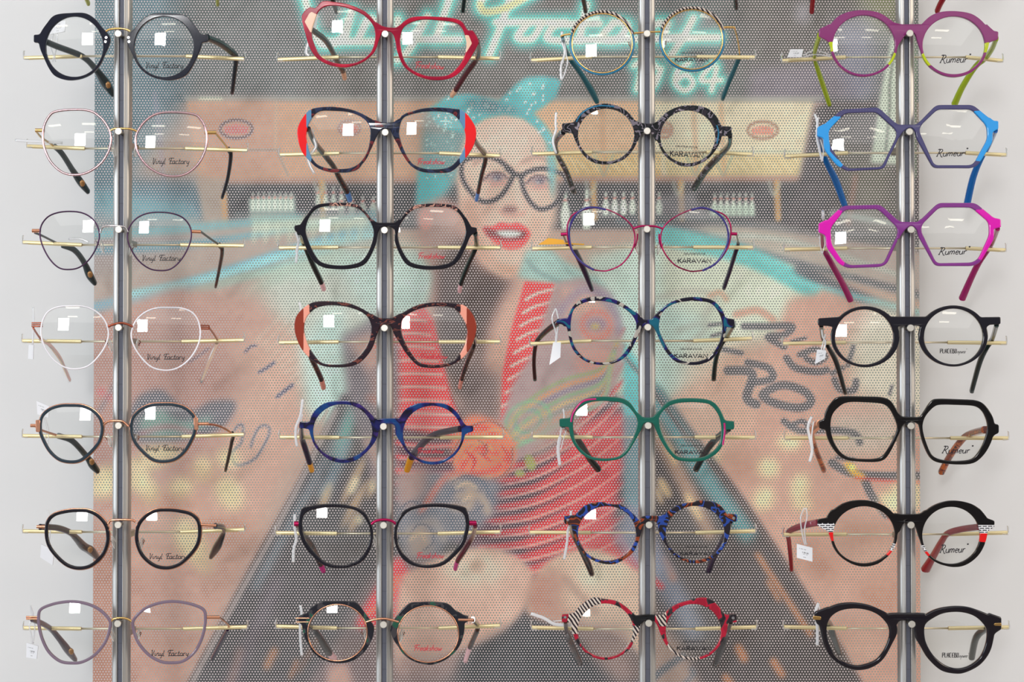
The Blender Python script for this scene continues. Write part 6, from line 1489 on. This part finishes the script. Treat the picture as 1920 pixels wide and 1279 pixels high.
# ------------------------------------------------------------------ spectacles, holders, tags
HOLD = {11: 'behind the black-navy gold-bridge pair', 12: 'behind the pink-gold wire pair', 13: 'behind the plum wire pair', 14: 'behind the white wire pair', 15: 'behind the petrol-rimmed pair', 16: 'behind the black-violet panto pair', 17: 'behind the mauve-grey cat-eye pair',
 21: 'behind the tilted crimson pair', 22: 'behind the red-cornered pair', 23: 'behind the pair with tortoise brows', 24: 'behind the rust and salmon cornered pair', 25: 'behind the marbled blue pair', 26: 'behind the magenta-bridge cat-eye pair', 27: 'behind the pair with green lower rims',
 31: 'behind the striped-brow round pair', 32: 'behind the grey mottled round pair', 33: 'behind the raspberry wire pair', 34: 'behind the indigo shell pair', 35: 'behind the bottle green pair', 36: 'behind the blue and amber pair', 37: 'behind the red zebra pair',
 41: 'behind the translucent plum pair', 42: 'behind the azure-cornered octagonal pair', 43: 'behind the hot magenta octagonal pair', 44: 'behind the straight-bar black pair', 45: 'behind the thick angular black pair', 46: 'behind the brick-pattern pair', 47: 'behind the heavy black pair with gold bars'}
for g in GLASSES:
    build_glasses(g)
    X0, Y0 = g['org']
    if g['id'] in RODS:
        build_holder(X0 + g['pin'][0] / 3.84, Y0 + g['pin'][1] / 3.84, RODS[g['id']], g['org'], 'pale gold rod holder with round pin head ' + HOLD[g['id']])
    else:
        r = RODS[g['id'] * 10 + 1]
        build_holder(X0 + g['pin'][0] / 3.84, Y0 + g['pin'][1] / 3.84, r, g['org'], 'pale gold rod holder of the pair hanging above the picture on ' + ['', 'the first post', 'the second post', 'the third post', 'the fourth post'][g['id']])
for t in TAGS: build_tag(t)

# ------------------------------------------------------------------ room
def struct(name, mb, m, smooth=False):
    o = mb.build(name, m, None, smooth=smooth); o['kind'] = 'structure'; return o
Y_WALL, Y_PRINT = 0.165, 0.150
M_WALL = mat('wall_paint', (221, 220, 221), 0.6)
nt = M_WALL.node_tree
nz = nt.nodes.new('ShaderNodeTexNoise'); nz.inputs['Scale'].default_value = 180
bp = nt.nodes.new('ShaderNodeBump'); bp.inputs['Strength'].default_value = 0.04; bp.inputs['Distance'].default_value = 0.001
nt.links.new(nz.outputs['Fac'], bp.inputs['Height']); nt.links.new(bp.outputs[0], nt.nodes['Principled BSDF'].inputs['Normal'])
mb = MB(); mb.box(-4, 4, Y_WALL, Y_WALL + 0.1, 0, 2.8); struct('wall_back', mb, M_WALL)
mb = MB(); mb.box(-4, 4, -7, Y_WALL, -0.1, 0); struct('floor', mb, mat('shop_floor', (150, 140, 130), 0.35))

# window and ceiling lights far behind the camera: the bright squares in the lenses
L = 5.6; wx = L * math.tan(WIN_AZ); wz = 1.39 + L * math.tan(WIN_EL); hw = L * 0.067
mb = MB(); mb.box(wx - hw, wx + hw, -L - 0.02, -L, wz - hw * 1.12, wz + hw * 1.12)
M_WIN = mat('daylight_window', (255, 255, 255), 0.5, emit=34.0)
struct('window_1', mb, M_WIN)
M_CL = mat('ceiling_panel_light', (255, 250, 232), 0.5, emit=4.5)
for i, (x, y) in enumerate([(-1.9, -1.9), (-0.4, -1.9), (1.1, -1.9), (-2.0, -3.4), (-0.4, -3.4), (1.2, -3.4), (-0.4, -4.9), (1.2, -4.9)]):
    mb = MB(); mb.box(x - 0.3, x + 0.3, y - 0.09, y + 0.09, 2.72, 2.75)
    o = mb.build('ceiling_light', M_CL, None, smooth=False, origin=(x, y, 2.72))
    tag(o, 'flat warm-white ceiling light panel behind the camera, mirrored in the lenses', 'ceiling light', 'ceiling lights')
